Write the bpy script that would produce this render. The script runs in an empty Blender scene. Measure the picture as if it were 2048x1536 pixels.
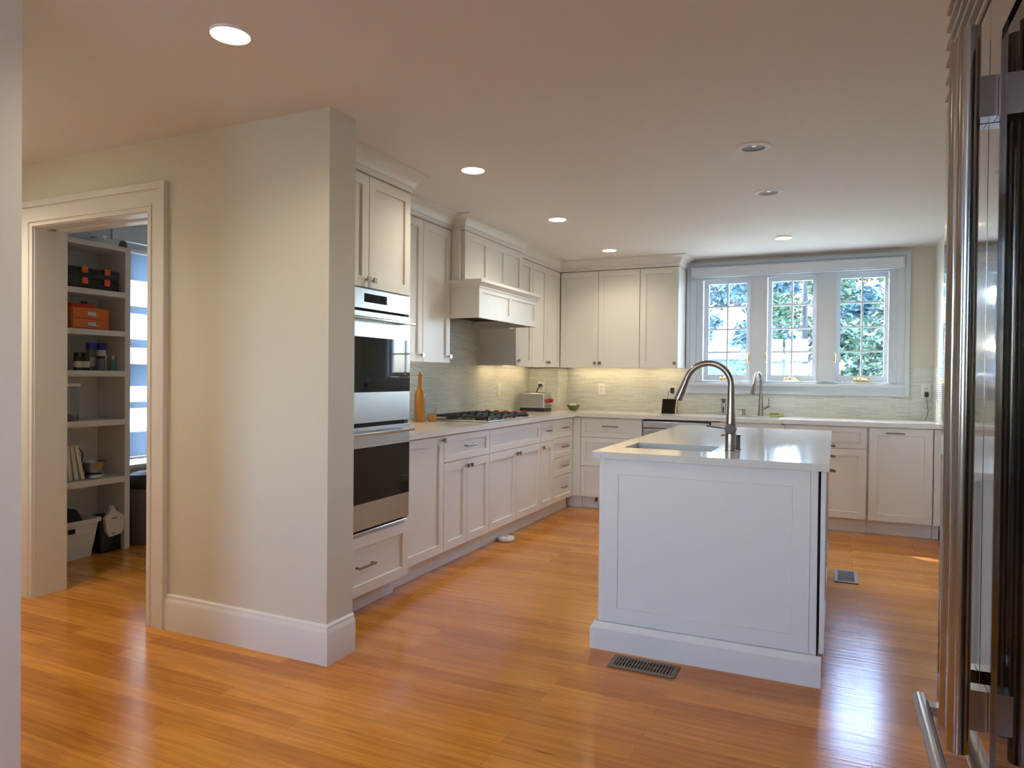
import bpy, math, random
from mathutils import Vector, Matrix
random.seed(7)
PI = math.pi
S = bpy.context.scene
COL = S.collection

# ---------------------------------------------------------------- camera
cd = bpy.data.cameras.new('camera'); cam = bpy.data.objects.new('camera', cd); COL.objects.link(cam)
cd.sensor_width = 36.0; cd.lens = 1398.36 / 2048 * 36; cd.clip_start = 0.03; cd.clip_end = 400
_f = Vector((-0.41932227, 0.90776943, -0.01111258)); _r = Vector((0.90773664, 0.41942671, 0.0097691)); _u = Vector((-0.01352901, 0.0059909, 0.99989053))
M = Matrix((( _r.x, _u.x, -_f.x, 2.89874), (_r.y, _u.y, -_f.y, -6.9752), (_r.z, _u.z, -_f.z, 1.25848), (0, 0, 0, 1)))
cam.matrix_world = M
S.camera = cam

# ---------------------------------------------------------------- sky, sun, exposure
S.view_settings.view_transform = 'Standard'; S.view_settings.look = 'None'
S.view_settings.exposure = -0.02; S.view_settings.gamma = 1.0; S.view_settings.use_curve_mapping = False
w = bpy.data.worlds.new('world'); S.world = w; w.use_nodes = True
nt = w.node_tree; nt.nodes.clear()
sk = nt.nodes.new('ShaderNodeTexSky'); sk.sky_type = 'NISHITA'; sk.sun_disc = False
sk.sun_elevation = math.radians(48); sk.sun_rotation = math.radians(-45); sk.air_density = 1.0; sk.dust_density = 1.5
bg = nt.nodes.new('ShaderNodeBackground'); bg.inputs[1].default_value = 6.2
wo = nt.nodes.new('ShaderNodeOutputWorld')
tn = nt.nodes.new('ShaderNodeMixRGB'); tn.blend_type = 'MULTIPLY'; tn.inputs[0].default_value = 1.0; tn.inputs[2].default_value = (0.86, 0.96, 1.12, 1)
nt.links.new(sk.outputs[0], tn.inputs[1]); nt.links.new(tn.outputs[0], bg.inputs[0]); nt.links.new(bg.outputs[0], wo.inputs[0])
sd = bpy.data.lights.new('sun', 'SUN'); sd.energy = 20.0; sd.angle = math.radians(0.6); sd.color = (1.0, 0.95, 0.88)
so = bpy.data.objects.new('sun', sd); COL.objects.link(so)
so.location = (-5, 8, 12)
so.rotation_euler = Vector((1.22, -1.0, -1.53)).to_track_quat('-Z', 'Y').to_euler()

CAN_POWER = 24.0      # emission of the recessed lamp lenses
CAN_SPOT = 42.0       # downward beam of each lit recessed lamp
CEIL = 2.41

# ---------------------------------------------------------------- materials
MATS = {}
def mat(name, col, rough=0.5, metal=0.0, spec=0.5, emit=None, es=0.0, trans=0.0, coat=0.0, alpha=1.0):
    m = bpy.data.materials.new(name); m.use_nodes = True
    b = m.node_tree.nodes['Principled BSDF']
    b.inputs['Base Color'].default_value = (*col, 1); b.inputs['Roughness'].default_value = rough
    b.inputs['Metallic'].default_value = metal; b.inputs['Specular IOR Level'].default_value = spec
    b.inputs['Transmission Weight'].default_value = trans; b.inputs['Coat Weight'].default_value = coat
    if emit: b.inputs['Emission Color'].default_value = (*emit, 1); b.inputs['Emission Strength'].default_value = es
    MATS[name] = m
    return m
def N(m, t, **kw):
    n = m.node_tree.nodes.new(t)
    for k, v in kw.items(): setattr(n, k, v)
    return n
def L(m, a, b): m.node_tree.links.new(a, b)
def bsdf(m): return m.node_tree.nodes['Principled BSDF']
def add_bump(m, scale, strength, dist=0.002, detail=3.0):
    tc = N(m, 'ShaderNodeTexCoord'); no = N(m, 'ShaderNodeTexNoise'); no.inputs['Scale'].default_value = scale; no.inputs['Detail'].default_value = detail
    bu = N(m, 'ShaderNodeBump'); bu.inputs['Strength'].default_value = strength; bu.inputs['Distance'].default_value = dist
    L(m, tc.outputs['Object'], no.inputs['Vector']); L(m, no.outputs['Fac'], bu.inputs['Height']); L(m, bu.outputs[0], bsdf(m).inputs['Normal'])
def vary(m, c1, c2, scale, stretch=(1, 1, 1), detail=4.0):
    tc = N(m, 'ShaderNodeTexCoord'); mp = N(m, 'ShaderNodeMapping'); mp.inputs['Scale'].default_value = stretch
    no = N(m, 'ShaderNodeTexNoise'); no.inputs['Scale'].default_value = scale; no.inputs['Detail'].default_value = detail
    cr = N(m, 'ShaderNodeValToRGB'); cr.color_ramp.elements[0].position = 0.3; cr.color_ramp.elements[1].position = 0.7
    cr.color_ramp.elements[0].color = (*c1, 1); cr.color_ramp.elements[1].color = (*c2, 1)
    L(m, tc.outputs['Object'], mp.inputs['Vector']); L(m, mp.outputs[0], no.inputs['Vector']); L(m, no.outputs['Fac'], cr.inputs[0]); L(m, cr.outputs[0], bsdf(m).inputs['Base Color'])

wallp = mat('wall_paint', (0.74, 0.705, 0.60), 0.6); add_bump(wallp, 180, 0.08, 0.001)
ceilp = mat('ceiling_paint', (0.83, 0.81, 0.79), 0.75); add_bump(ceilp, 140, 0.08, 0.001)
trimp = mat('trim_paint', (0.80, 0.78, 0.75), 0.35)
wtrim = mat('window_trim_paint', (0.68, 0.73, 0.78), 0.35)  # white trim, with the daylight's blue cast tinted into its colour
cabp = mat('cabinet_paint', (0.81, 0.795, 0.745), 0.38)
quartz = mat('white_quartz', (0.76, 0.74, 0.70), 0.10); vary(quartz, (0.74, 0.72, 0.685), (0.78, 0.765, 0.73), 60)
steel = mat('brushed_stainless', (0.47, 0.475, 0.475), 0.27, 1.0); add_bump(steel, 30, 0.02, 0.001)
fsteel = mat('fridge_stainless', (0.44, 0.41, 0.39), 0.06, 1.0)
hsteel = mat('handle_stainless', (0.40, 0.37, 0.34), 0.16, 1.0)
nickel = mat('satin_nickel', (0.33, 0.29, 0.26), 0.22, 1.0)
nickeldk = mat('dark_satin_nickel', (0.18, 0.155, 0.135), 0.25, 1.0)
chrome = mat('bright_chrome', (0.85, 0.85, 0.86), 0.12, 1.0)
brass = mat('polished_brass', (0.85, 0.65, 0.28), 0.18, 1.0)
blackglass = mat('black_oven_glass', (0.006, 0.006, 0.007), 0.03, 0.0, 0.32)
display = mat('oven_display', (0.02, 0.035, 0.05), 0.15)
black = mat('black_plastic', (0.012, 0.012, 0.012), 0.4)
iron = mat('cast_iron', (0.02, 0.02, 0.02), 0.55)
dark = mat('dark_gap', (0.015, 0.013, 0.012), 0.8)
redk = mat('red_knob_plastic', (0.42, 0.012, 0.018), 0.3)
mwood = mat('honey_wood', (0.55, 0.27, 0.07), 0.3); vary(mwood, (0.36, 0.155, 0.028), (0.47, 0.215, 0.045), 30, (1, 1, 0.15))
whitepl = mat('white_plastic', (0.78, 0.77, 0.75), 0.4)
plate = mat('almond_plate', (0.90, 0.87, 0.80), 0.35)
orange = mat('orange_paint', (0.75, 0.16, 0.015), 0.4)
redorange = mat('red_orange_plastic', (0.85, 0.10, 0.02), 0.4)
redpl = mat('red_plastic', (0.65, 0.04, 0.015), 0.4)
green = mat('green_glaze', (0.09, 0.13, 0.025), 0.25)
cream = mat('cream_paper', (0.70, 0.66, 0.55), 0.7)
garlic = mat('garlic_white', (0.80, 0.76, 0.66), 0.6)
blue = mat('blue_cap_plastic', (0.02, 0.04, 0.35), 0.35)
teal = mat('teal_plastic', (0.10, 0.32, 0.34), 0.4)
amber = mat('dark_spice', (0.05, 0.03, 0.02), 0.3)
darkfab = mat('dark_fabric', (0.02, 0.022, 0.028), 0.85)
navy = mat('navy_plastic', (0.012, 0.016, 0.03), 0.5)
binc = mat('grey_blue_bin', (0.12, 0.13, 0.15), 0.45)
sponge_g = mat('sponge_yellow', (0.55, 0.58, 0.08), 0.8)
sponge_d = mat('scourer_green', (0.10, 0.20, 0.04), 0.9)
ventm = mat('bronze_vent', (0.17, 0.135, 0.10), 0.55)
ventd = mat('vent_duct_black', (0.006, 0.006, 0.006), 0.7)
sinkm = mat('sink_steel', (0.42, 0.44, 0.46), 0.32, 0.85)
lampwhite = mat('lamp_trim_white', (0.92, 0.92, 0.92), 0.4)
lampgrey = mat('lamp_reflector_grey', (0.15, 0.13, 0.115), 0.45)
lens = mat('lamp_lens', (0.9, 0.85, 0.75), 0.5, emit=(1.0, 0.86, 0.64), es=CAN_POWER)
uclens = mat('undercabinet_lens', (0.9, 0.85, 0.75), 0.5, emit=(1.0, 0.74, 0.42), es=19.0)
copper = mat('copper_edge', (0.45, 0.30, 0.18), 0.25, 1.0)
bark = mat('tree_bark', (0.06, 0.055, 0.06), 0.9); vary(bark, (0.04, 0.037, 0.04), (0.11, 0.10, 0.10), 8, (1, 1, 0.3))
palebark = mat('pale_bark', (0.55, 0.55, 0.52), 0.8)
leafm = mat('leaf_green', (0.05, 0.09, 0.05), 0.7)
leafb = mat('blue_green_needles', (0.05, 0.10, 0.12), 0.7)
leafl = mat('light_leaf', (0.16, 0.24, 0.12), 0.6)
siding = mat('white_siding', (0.88, 0.89, 0.90), 0.7)
roofm = mat('slate_roof', (0.20, 0.22, 0.25), 0.8)
housed = mat('house_window_grey', (0.25, 0.28, 0.32), 0.3)
shedm = mat('blue_grey_fence', (0.10, 0.14, 0.24), 0.8)
grass = mat('lawn', (0.22, 0.27, 0.16), 0.95); vary(grass, (0.18, 0.22, 0.12), (0.40, 0.42, 0.30), 1.2)
bouncem = mat('pale_bounce_slab', (0.62, 0.61, 0.58), 0.8)
bandm = mat('baseboard_outside', (0.5, 0.5, 0.5), 0.5)

valvem = mat('valve_nickel', (0.12, 0.095, 0.085), 0.5, 1.0)
# thin glass: mostly clear with a weak reflection
def thin_glass(name, tint=(1, 1, 1), gloss=0.06, rough=0.01):
    m = bpy.data.materials.new(name); m.use_nodes = True; n = m.node_tree; n.nodes.clear()
    o = n.nodes.new('ShaderNodeOutputMaterial'); mx = n.nodes.new('ShaderNodeMixShader'); tr = n.nodes.new('ShaderNodeBsdfTransparent'); gl = n.nodes.new('ShaderNodeBsdfGlossy')
    lw = n.nodes.new('ShaderNodeLayerWeight'); lw.inputs[0].default_value = 0.25
    ma = n.nodes.new('ShaderNodeMath'); ma.operation = 'MULTIPLY_ADD'; ma.inputs[1].default_value = 0.6; ma.inputs[2].default_value = gloss
    tr.inputs[0].default_value = (*tint, 1); gl.inputs['Roughness'].default_value = rough
    n.links.new(lw.outputs['Fresnel'], ma.inputs[0]); n.links.new(ma.outputs[0], mx.inputs[0]); n.links.new(tr.outputs[0], mx.inputs[1]); n.links.new(gl.outputs[0], mx.inputs[2]); n.links.new(mx.outputs[0], o.inputs[0])
    return m
pane_m = thin_glass('window_glass', gloss=0.03)
clearp = thin_glass('clear_plastic', (0.80, 0.80, 0.78), 0.10, 0.1)

# pantry blind: zebra fabric, sheer and dense bands that let daylight through
blindm = bpy.data.materials.new('zebra_blind_fabric'); blindm.use_nodes = True; n = blindm.node_tree; n.nodes.clear()
o = n.nodes.new('ShaderNodeOutputMaterial'); tl = n.nodes.new('ShaderNodeBsdfTranslucent'); df = n.nodes.new('ShaderNodeBsdfDiffuse'); mx = n.nodes.new('ShaderNodeMixShader'); mx.inputs[0].default_value = 0.3
tc = n.nodes.new('ShaderNodeNewGeometry'); sp = n.nodes.new('ShaderNodeSeparateXYZ'); mr = n.nodes.new('ShaderNodeMapRange'); cr = n.nodes.new('ShaderNodeValToRGB')
mr.inputs['From Min'].default_value = 0.5; mr.inputs['From Max'].default_value = 2.3
cr.color_ramp.interpolation = 'CONSTANT'
zs = [(0.50, 1), (0.798, 0), (0.833, 2), (0.98, 1), (1.03, 2), (1.151, 1), (1.321, 2), (1.445, 1), (1.507, 2), (1.708, 1), (1.762, 2), (1.96, 1), (2.16, 0)]
cols = {0: (0.50, 0.52, 0.50), 1: (0.22, 0.26, 0.30), 2: (0.66, 0.66, 0.62)}
for i, (z, k) in enumerate(zs):
    e = cr.color_ramp.elements[i] if i < 2 else cr.color_ramp.elements.new((z - 0.5) / 1.8)
    e.position = (z - 0.5) / 1.8; e.color = (*cols[k], 1)
n.links.new(tc.outputs['Position'], sp.inputs[0]); n.links.new(sp.outputs[2], mr.inputs[0]); n.links.new(mr.outputs[0], cr.inputs[0])
n.links.new(cr.outputs[0], tl.inputs[0]); n.links.new(cr.outputs[0], df.inputs[0]); n.links.new(tl.outputs[0], mx.inputs[1]); n.links.new(df.outputs[0], mx.inputs[2]); n.links.new(mx.outputs[0], o.inputs[0])

# floor: narrow cherry coloured strips running along X
floorm = mat('cherry_plank_floor', (0.5, 0.2, 0.06), 0.2)
b = bsdf(floorm)
tc = N(floorm, 'ShaderNodeTexCoord'); br = N(floorm, 'ShaderNodeTexBrick'); br.offset = 0.37; br.offset_frequency = 2
br.inputs['Scale'].default_value = 1.0; br.inputs['Brick Width'].default_value = 1.15; br.inputs['Row Height'].default_value = 0.083
br.inputs['Mortar Size'].default_value = 0.0007; br.inputs['Mortar Smooth'].default_value = 0.3; br.inputs['Bias'].default_value = 0.0
br.inputs['Color1'].default_value = (0, 0, 0, 1); br.inputs['Color2'].default_value = (1, 1, 1, 1); br.inputs['Mortar'].default_value = (0.5, 0.5, 0.5, 1)
cr = N(floorm, 'ShaderNodeValToRGB'); cr.color_ramp.elements[0].color = (0.53, 0.195, 0.020, 1); cr.color_ramp.elements[1].color = (0.73, 0.315, 0.045, 1)
mp = N(floorm, 'ShaderNodeMapping'); mp.inputs['Scale'].default_value = (1.4, 22, 1)
no = N(floorm, 'ShaderNodeTexNoise'); no.inputs['Scale'].default_value = 2.2; no.inputs['Detail'].default_value = 6; no.inputs['Distortion'].default_value = 0.6
mp2 = N(floorm, 'ShaderNodeMapping'); mp2.inputs['Scale'].default_value = (1.0, 4.0, 1)
no2 = N(floorm, 'ShaderNodeTexNoise'); no2.inputs['Scale'].default_value = 1.6; no2.inputs['Detail'].default_value = 3
gr = N(floorm, 'ShaderNodeValToRGB'); gr.color_ramp.elements[0].position = 0.30; gr.color_ramp.elements[1].position = 0.72
gr.color_ramp.elements[0].color = (0.62, 0.56, 0.50, 1); gr.color_ramp.elements[1].color = (1.12, 1.1, 1.08, 1)
g2 = N(floorm, 'ShaderNodeValToRGB'); g2.color_ramp.elements[0].color = (0.78, 0.74, 0.70, 1); g2.color_ramp.elements[1].color = (1.15, 1.15, 1.15, 1)
m1 = N(floorm, 'ShaderNodeMixRGB', blend_type='MULTIPLY'); m1.inputs[0].default_value = 0.75
m2 = N(floorm, 'ShaderNodeMixRGB', blend_type='MULTIPLY'); m2.inputs[0].default_value = 0.6
m3 = N(floorm, 'ShaderNodeMixRGB', blend_type='MIX'); m3.inputs[2].default_value = (0.10, 0.03, 0.008, 1)
sc = N(floorm, 'ShaderNodeMath', operation='MULTIPLY'); sc.inputs[1].default_value = 0.75
L(floorm, tc.outputs['Object'], br.inputs['Vector']); L(floorm, br.outputs['Color'], cr.inputs[0])
L(floorm, tc.outputs['Object'], mp.inputs['Vector']); L(floorm, mp.outputs[0], no.inputs['Vector']); L(floorm, no.outputs['Fac'], gr.inputs[0])
L(floorm, tc.outputs['Object'], mp2.inputs['Vector']); L(floorm, mp2.outputs[0], no2.inputs['Vector']); L(floorm, no2.outputs['Fac'], g2.inputs[0])
L(floorm, cr.outputs[0], m1.inputs[1]); L(floorm, gr.outputs[0], m1.inputs[2]); L(floorm, m1.outputs[0], m2.inputs[1]); L(floorm, g2.outputs[0], m2.inputs[2])
mp3 = N(floorm, 'ShaderNodeMapping'); mp3.inputs['Scale'].default_value = (1.6, 9, 1)
no3 = N(floorm, 'ShaderNodeTexNoise'); no3.inputs['Scale'].default_value = 2.3; no3.inputs['Detail'].default_value = 2
cr3 = N(floorm, 'ShaderNodeValToRGB'); cr3.color_ramp.elements[0].position = 0.735; cr3.color_ramp.elements[1].position = 0.80; cr3.color_ramp.elements[0].color = (1, 1, 1, 1); cr3.color_ramp.elements[1].color = (0.45, 0.33, 0.25, 1)
m4 = N(floorm, 'ShaderNodeMixRGB', blend_type='MULTIPLY'); m4.inputs[0].default_value = 1.0
L(floorm, tc.outputs['Object'], mp3.inputs['Vector']); L(floorm, mp3.outputs[0], no3.inputs['Vector']); L(floorm, no3.outputs['Fac'], cr3.inputs[0]); L(floorm, m2.outputs[0], m4.inputs[1]); L(floorm, cr3.outputs[0], m4.inputs[2])
L(floorm, br.outputs['Fac'], sc.inputs[0]); L(floorm, sc.outputs[0], m3.inputs[0]); L(floorm, m4.outputs[0], m3.inputs[1]); L(floorm, m3.outputs[0], b.inputs['Base Color'])
bu = N(floorm, 'ShaderNodeBump'); bu.inputs['Strength'].default_value = 0.20; bu.inputs['Distance'].default_value = 0.003
L(floorm, no.outputs['Fac'], bu.inputs['Height']); L(floorm, bu.outputs[0], b.inputs['Normal'])
b.inputs['Roughness'].default_value = 0.17; b.inputs['Specular IOR Level'].default_value = 0.32

# glass strip mosaic
tilem = mat('glass_strip_mosaic', (0.6, 0.6, 0.55), 0.12)
b = bsdf(tilem)
ge = N(tilem, 'ShaderNodeNewGeometry'); sp = N(tilem, 'ShaderNodeSeparateXYZ'); ad = N(tilem, 'ShaderNodeMath', operation='ADD'); cb = N(tilem, 'ShaderNodeCombineXYZ')
L(tilem, ge.outputs['Position'], sp.inputs[0]); L(tilem, sp.outputs[0], ad.inputs[0]); L(tilem, sp.outputs[1], ad.inputs[1]); L(tilem, ad.outputs[0], cb.inputs[0]); L(tilem, sp.outputs[2], cb.inputs[1])
br = N(tilem, 'ShaderNodeTexBrick'); br.offset = 0.43; br.offset_frequency = 2; br.squash = 1.35; br.squash_frequency = 3
br.inputs['Scale'].default_value = 1.0; br.inputs['Brick Width'].default_value = 0.13; br.inputs['Row Height'].default_value = 0.0158; br.inputs['Mortar Size'].default_value = 0.0015; br.inputs['Mortar Smooth'].default_value = 0.2
br.inputs['Color1'].default_value = (0.56, 0.585, 0.52, 1); br.inputs['Color2'].default_value = (0.70, 0.72, 0.645, 1); br.inputs['Mortar'].default_value = (0.86, 0.83, 0.74, 1)
L(tilem, cb.outputs[0], br.inputs['Vector']); L(tilem, br.outputs['Color'], b.inputs['Base Color'])
mr = N(tilem, 'ShaderNodeMapRange'); mr.inputs['To Min'].default_value = 0.13; mr.inputs['To Max'].default_value = 0.6
L(tilem, br.outputs['Fac'], mr.inputs[0]); L(tilem, mr.outputs[0], b.inputs['Roughness'])
iv = N(tilem, 'ShaderNodeMath', operation='SUBTRACT'); iv.inputs[0].default_value = 1.0; L(tilem, br.outputs['Fac'], iv.inputs[1])
bu = N(tilem, 'ShaderNodeBump'); bu.inputs['Strength'].default_value = 0.35; bu.inputs['Distance'].default_value = 0.0015
L(tilem, iv.outputs[0], bu.inputs['Height']); L(tilem, bu.outputs[0], b.inputs['Normal'])

# ---------------------------------------------------------------- mesh helpers
class MB:
    def __init__(s): s.v = []; s.f = []
    def box(s, x0, x1, y0, y1, z0, z1):
        if x0 > x1: x0, x1 = x1, x0
        if y0 > y1: y0, y1 = y1, y0
        if z0 > z1: z0, z1 = z1, z0
        n = len(s.v)
        s.v += [(x0, y0, z0), (x1, y0, z0), (x1, y1, z0), (x0, y1, z0), (x0, y0, z1), (x1, y0, z1), (x1, y1, z1), (x0, y1, z1)]
        s.f += [tuple(n + i for i in q) for q in ((0, 3, 2, 1), (4, 5, 6, 7), (0, 1, 5, 4), (1, 2, 6, 5), (2, 3, 7, 6), (3, 0, 4, 7))]
        return s
    def loft(s, rings, cap=True, closed=True):
        n0 = len(s.v); k = len(rings[0])
        for r in rings: s.v += [tuple(p) for p in r]
        for i in range(len(rings) - 1):
            for j in range(k if closed else k - 1):
                a = n0 + i * k + j; b = n0 + i * k + (j + 1) % k
                s.f.append((a, b, b + k, a + k))
        if cap:
            s.f.append(tuple(n0 + j for j in reversed(range(k)))); s.f.append(tuple(n0 + (len(rings) - 1) * k + j for j in range(k)))
        return s
    def lathe(s, prof, c=(0, 0, 0), n=28, axis='z'):
        rings = []
        for r, h in prof:
            ring = []
            for i in range(n):
                a = 2 * PI * i / n; x = r * math.cos(a); y = r * math.sin(a)
                if axis == 'z': p = (c[0] + x, c[1] + y, c[2] + h)
                elif axis == 'x': p = (c[0] + h, c[1] + x, c[2] + y)
                else: p = (c[0] + y, c[1] + h, c[2] + x)
                ring.append(p)
            rings.append(ring)
        return s.loft(rings)
    def tube(s, pts, r, n=12):
        pts = [Vector(p) for p in pts]; rr = r if isinstance(r, (list, tuple)) else [r] * len(pts)
        rings = []; up = None
        for i, p in enumerate(pts):
            if i == 0: t = pts[1] - p
            elif i == len(pts) - 1: t = p - pts[i - 1]
            else: t = (pts[i + 1] - p).normalized() + (p - pts[i - 1]).normalized()
            t.normalize()
            if up is None:
                a = Vector((0, 0, 1)) if abs(t.z) < 0.9 else Vector((1, 0, 0)); u = t.cross(a).normalized()
            else:
                u = (up - t * up.dot(t)).normalized()
            up = u; v = t.cross(u)
            rings.append([p + (u * math.cos(2 * PI * j / n) + v * math.sin(2 * PI * j / n)) * rr[i] for j in range(n)])
        return s.loft(rings)
    def prism(s, poly, a0, a1, axis='y'):
        def P(p, a): return (p[0], a, p[1]) if axis == 'y' else ((a, p[0], p[1]) if axis == 'x' else (p[0], p[1], a))
        return s.loft([[P(p, a0) for p in poly], [P(p, a1) for p in poly]])
    def shaker(s, x0, x1, z0, z1, t=0.020, fw=0.056, rec=0.011, yb=-0.002):
        """door lying in the XZ plane, front towards -Y"""
        yf = yb - t; yi = yf + rec; e = 0.0015
        fwx = min(fw, (x1 - x0) * 0.36); fwz = min(fw, (z1 - z0) * 0.36)
        rr = [[(x0, yb, z0), (x1, yb, z0), (x1, yb, z1), (x0, yb, z1)],
              [(x0, yf + e, z0), (x1, yf + e, z0), (x1, yf + e, z1), (x0, yf + e, z1)],
              [(x0 + e, yf, z0 + e), (x1 - e, yf, z0 + e), (x1 - e, yf, z1 - e), (x0 + e, yf, z1 - e)],
              [(x0 + fwx, yf, z0 + fwz), (x1 - fwx, yf, z0 + fwz), (x1 - fwx, yf, z1 - fwz), (x0 + fwx, yf, z1 - fwz)],
              [(x0 + fwx + e, yi, z0 + fwz + e), (x1 - fwx - e, yi, z0 + fwz + e), (x1 - fwx - e, yi, z1 - fwz - e), (x0 + fwx + e, yi, z1 - fwz - e)]]
        return s.loft(rr)
    def sweep(s, path, prof):
        """closed profile (out, z) swept along an XY polyline, outward = right hand side"""
        P = [Vector((p[0], p[1])) for p in path]; rings = []
        for i, p in enumerate(P):
            d0 = (P[i] - P[i - 1]).normalized() if i > 0 else None; d1 = (P[i + 1] - P[i]).normalized() if i < len(P) - 1 else None
            if d0 is None: m = Vector((d1.y, -d1.x))
            elif d1 is None: m = Vector((d0.y, -d0.x))
            else:
                n0 = Vector((d0.y, -d0.x)); n1 = Vector((d1.y, -d1.x)); m = (n0 + n1); m = m / max(1e-6, m.dot(n0))
            rings.append([(p.x + m.x * o, p.y + m.y * o, z) for o, z in prof])
        return s.loft(rings)
    def tf(s, M):
        s.v = [tuple(M @ Vector(p)) for p in s.v]; return s

def link(o, parent=None):
    COL.objects.link(o)
    if parent: o.parent = parent
    return o
def build(name, mb, m, parent=None, bevel=0.0, world=True, seg=2, smooth=True):
    """link mb as ONE mesh object; world=True: coordinates are world ones, whatever the parent"""
    me = bpy.data.meshes.new(name)
    vs = mb.v
    if parent is not None and world:
        inv = ROOTM[root_of(parent).name]; vs = [tuple(inv @ Vector(p)) for p in vs]
    me.from_pydata(vs, [], mb.f); me.materials.append(m)
    import bmesh
    bm = bmesh.new(); bm.from_mesh(me); bmesh.ops.recalc_face_normals(bm, faces=bm.faces); bm.to_mesh(me); bm.free()
    o = bpy.data.objects.new(name, me); link(o, parent)
    if bevel > 0:
        b = o.modifiers.new('bevel', 'BEVEL'); b.width = bevel; b.segments = seg; b.limit_method = 'ANGLE'; b.angle_limit = math.radians(40)
    elif smooth:
        me.shade_smooth(); me.set_sharp_from_angle(angle=math.radians(32))
    return o
ROOTM = {}
def root_of(o):
    while o.parent: o = o.parent
    return o
def thing(name, label, cat, loc=(0, 0, 0), rotz=0.0, group=None):
    o = bpy.data.objects.new(name, None); o.empty_display_size = 0.1; COL.objects.link(o)
    o.location = loc; o.rotation_euler = (0, 0, rotz)
    ROOTM[o.name] = (Matrix.Translation(loc) @ Matrix.Rotation(rotz, 4, 'Z')).inverted()
    o['label'] = label; o['category'] = cat
    if group: o['group'] = group
    return o
def tag(o, label, cat, group=None):
    o['label'] = label; o['category'] = cat
    if group: o['group'] = group
    ROOTM[o.name] = Matrix.Identity(4)
    return o
def struct(name, mb, m, parent=None, bevel=0.0):
    o = build(name, mb, m, parent, bevel)
    if parent is None: o['kind'] = 'structure'; ROOTM[o.name] = Matrix.Identity(4)
    return o
def plabel(o, t): o['label'] = t; return o

# ================================================================ ROOM SHELL
WY0, WY1 = -4.567, -4.387       # pantry wall
struct('floor', MB().box(-3.3, 4.4, -9.8, -4.4, -0.05, 0.0).box(-2.12, 4.4, -4.4, 0.0, -0.05, 0.0), floorm)
struct('ceiling', MB().box(-3.3, 4.4, -9.8, -4.4, CEIL, CEIL + 0.12).box(-2.12, 4.4, -4.4, 0.12, CEIL, CEIL + 0.12), ceilp)
# back wall with window opening
WX0, WX1, WZ0, WZ1 = 1.66, 3.39, 1.215, 2.26
mb = MB().box(-0.12, WX0, 0, 0.12, 0, CEIL).box(WX1, 3.80, 0, 0.12, 0, CEIL).box(WX0, WX1, 0, 0.12, 0, WZ0).box(WX0, WX1, 0, 0.12, WZ1, CEIL)
struct('wall_back', mb, wallp)
struct('wall_left', MB().box(-0.12, 0.0, -4.386, -0.001, 0, CEIL), wallp)
# pantry wall with doorway
DX0, DX1, DZ = -1.13, -0.215, 2.055
mb = MB().box(-3.2, DX0 - 0.02, WY0, WY1, 0, CEIL).box(DX1 + 0.02, 0.912, WY0, WY1, 0, CEIL).box(DX0 - 0.02, DX1 + 0.02, WY0, WY1, DZ + 0.02, CEIL)
struct('wall_pantry', mb, wallp)
# right wall beyond the fridge, and round it
struct('wall_right', MB().box(3.664, 3.80, -5.05, -0.001, 0, CEIL).box(3.86, 3.98, -6.34, -5.051, 0, CEIL).box(3.664, 3.98, -9.7, -6.345, 0, CEIL).box(3.80, 3.98, -5.05, -4.9, 0, CEIL), wallp)
# near wall end at the left edge of the photograph
struct('wall_hall', MB().box(-3.2, 0.686, -5.81, -5.69, 0, CEIL), ceilp)
# unseen sides of the room, with windows to daylight
struct('wall_west', MB().box(-3.32, -3.2, -9.8, -4.39, 0, CEIL), wallp)
mb = MB().box(-3.2, -1.6, -9.8, -9.68, 0, CEIL).box(-0.5, 1.3, -9.8, -9.68, 0, CEIL).box(2.4, 3.98, -9.8, -9.68, 0, CEIL)
for x0 in (-1.6, 1.3): mb.box(x0, x0 + 1.1, -9.8, -9.68, 2.2, CEIL).box(x0, x0 + 1.1, -9.8, -9.68, 0, 1.05)
struct('wall_front', mb, wallp)
for i, x0 in enumerate((-1.6, 1.3)):
    mb = MB()
    for a, b_ in ((0, .05), (.525, .575), (1.05, 1.1)): mb.box(x0 + a, x0 + b_, -9.77, -9.70, 1.05, 2.2)
    for z in (1.05, 1.60, 2.15): mb.box(x0, x0 + 1.1, -9.765, -9.705, z, z + 0.05)
    wf = struct('window_%d' % (i + 3), mb, wtrim)
    build('pane', MB().box(x0 + .04, x0 + 1.06, -9.732, -9.728, 1.09, 2.16), pane_m, wf)
struct('patio', MB().box(-9, 9, -18, -9.81, -0.25, -0.10), bouncem)  # unseen pale ground added to bounce skylight up to the ceiling
# pantry room
struct('wall_pantry_window', MB().box(-2.12, -2.0, WY1 + .001, -3.40, 0, CEIL).box(-2.12, -2.0, -2.45, -1.9, 0, CEIL).box(-2.12, -2.0, -3.40, -2.45, 0, 0.56).box(-2.12, -2.0, -3.40, -2.45, 2.25, CEIL), wtrim)
struct('wall_pantry_back', MB().box(-2.12, -0.121, -1.9, -1.78, 0, CEIL), wallp)

# backsplash tiles (fixed wall finish)
t = 0.008
struct('wall_tiles_left', MB().box(0.0005, t, -3.56, -0.3035, 0.915, 1.72), tilem)
struct('wall_tiles_chase', MB().box(0.001, 0.33, -0.303, -0.002, 0.915, 1.345), tilem)
mb = MB().box(0.3315, 1.568, -t, -0.0005, 0.915, 1.365).box(1.569, 3.482, -t, -0.0005, 0.915, 1.108).box(3.483, 3.6555, -t, -0.0005, 0.915, 1.365)
struct('wall_tiles_back', mb, tilem)
struct('wall_tiles_right', MB().box(3.656, 3.6635, -4.9, -0.0005, 0.915, 1.365), tilem)

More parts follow.
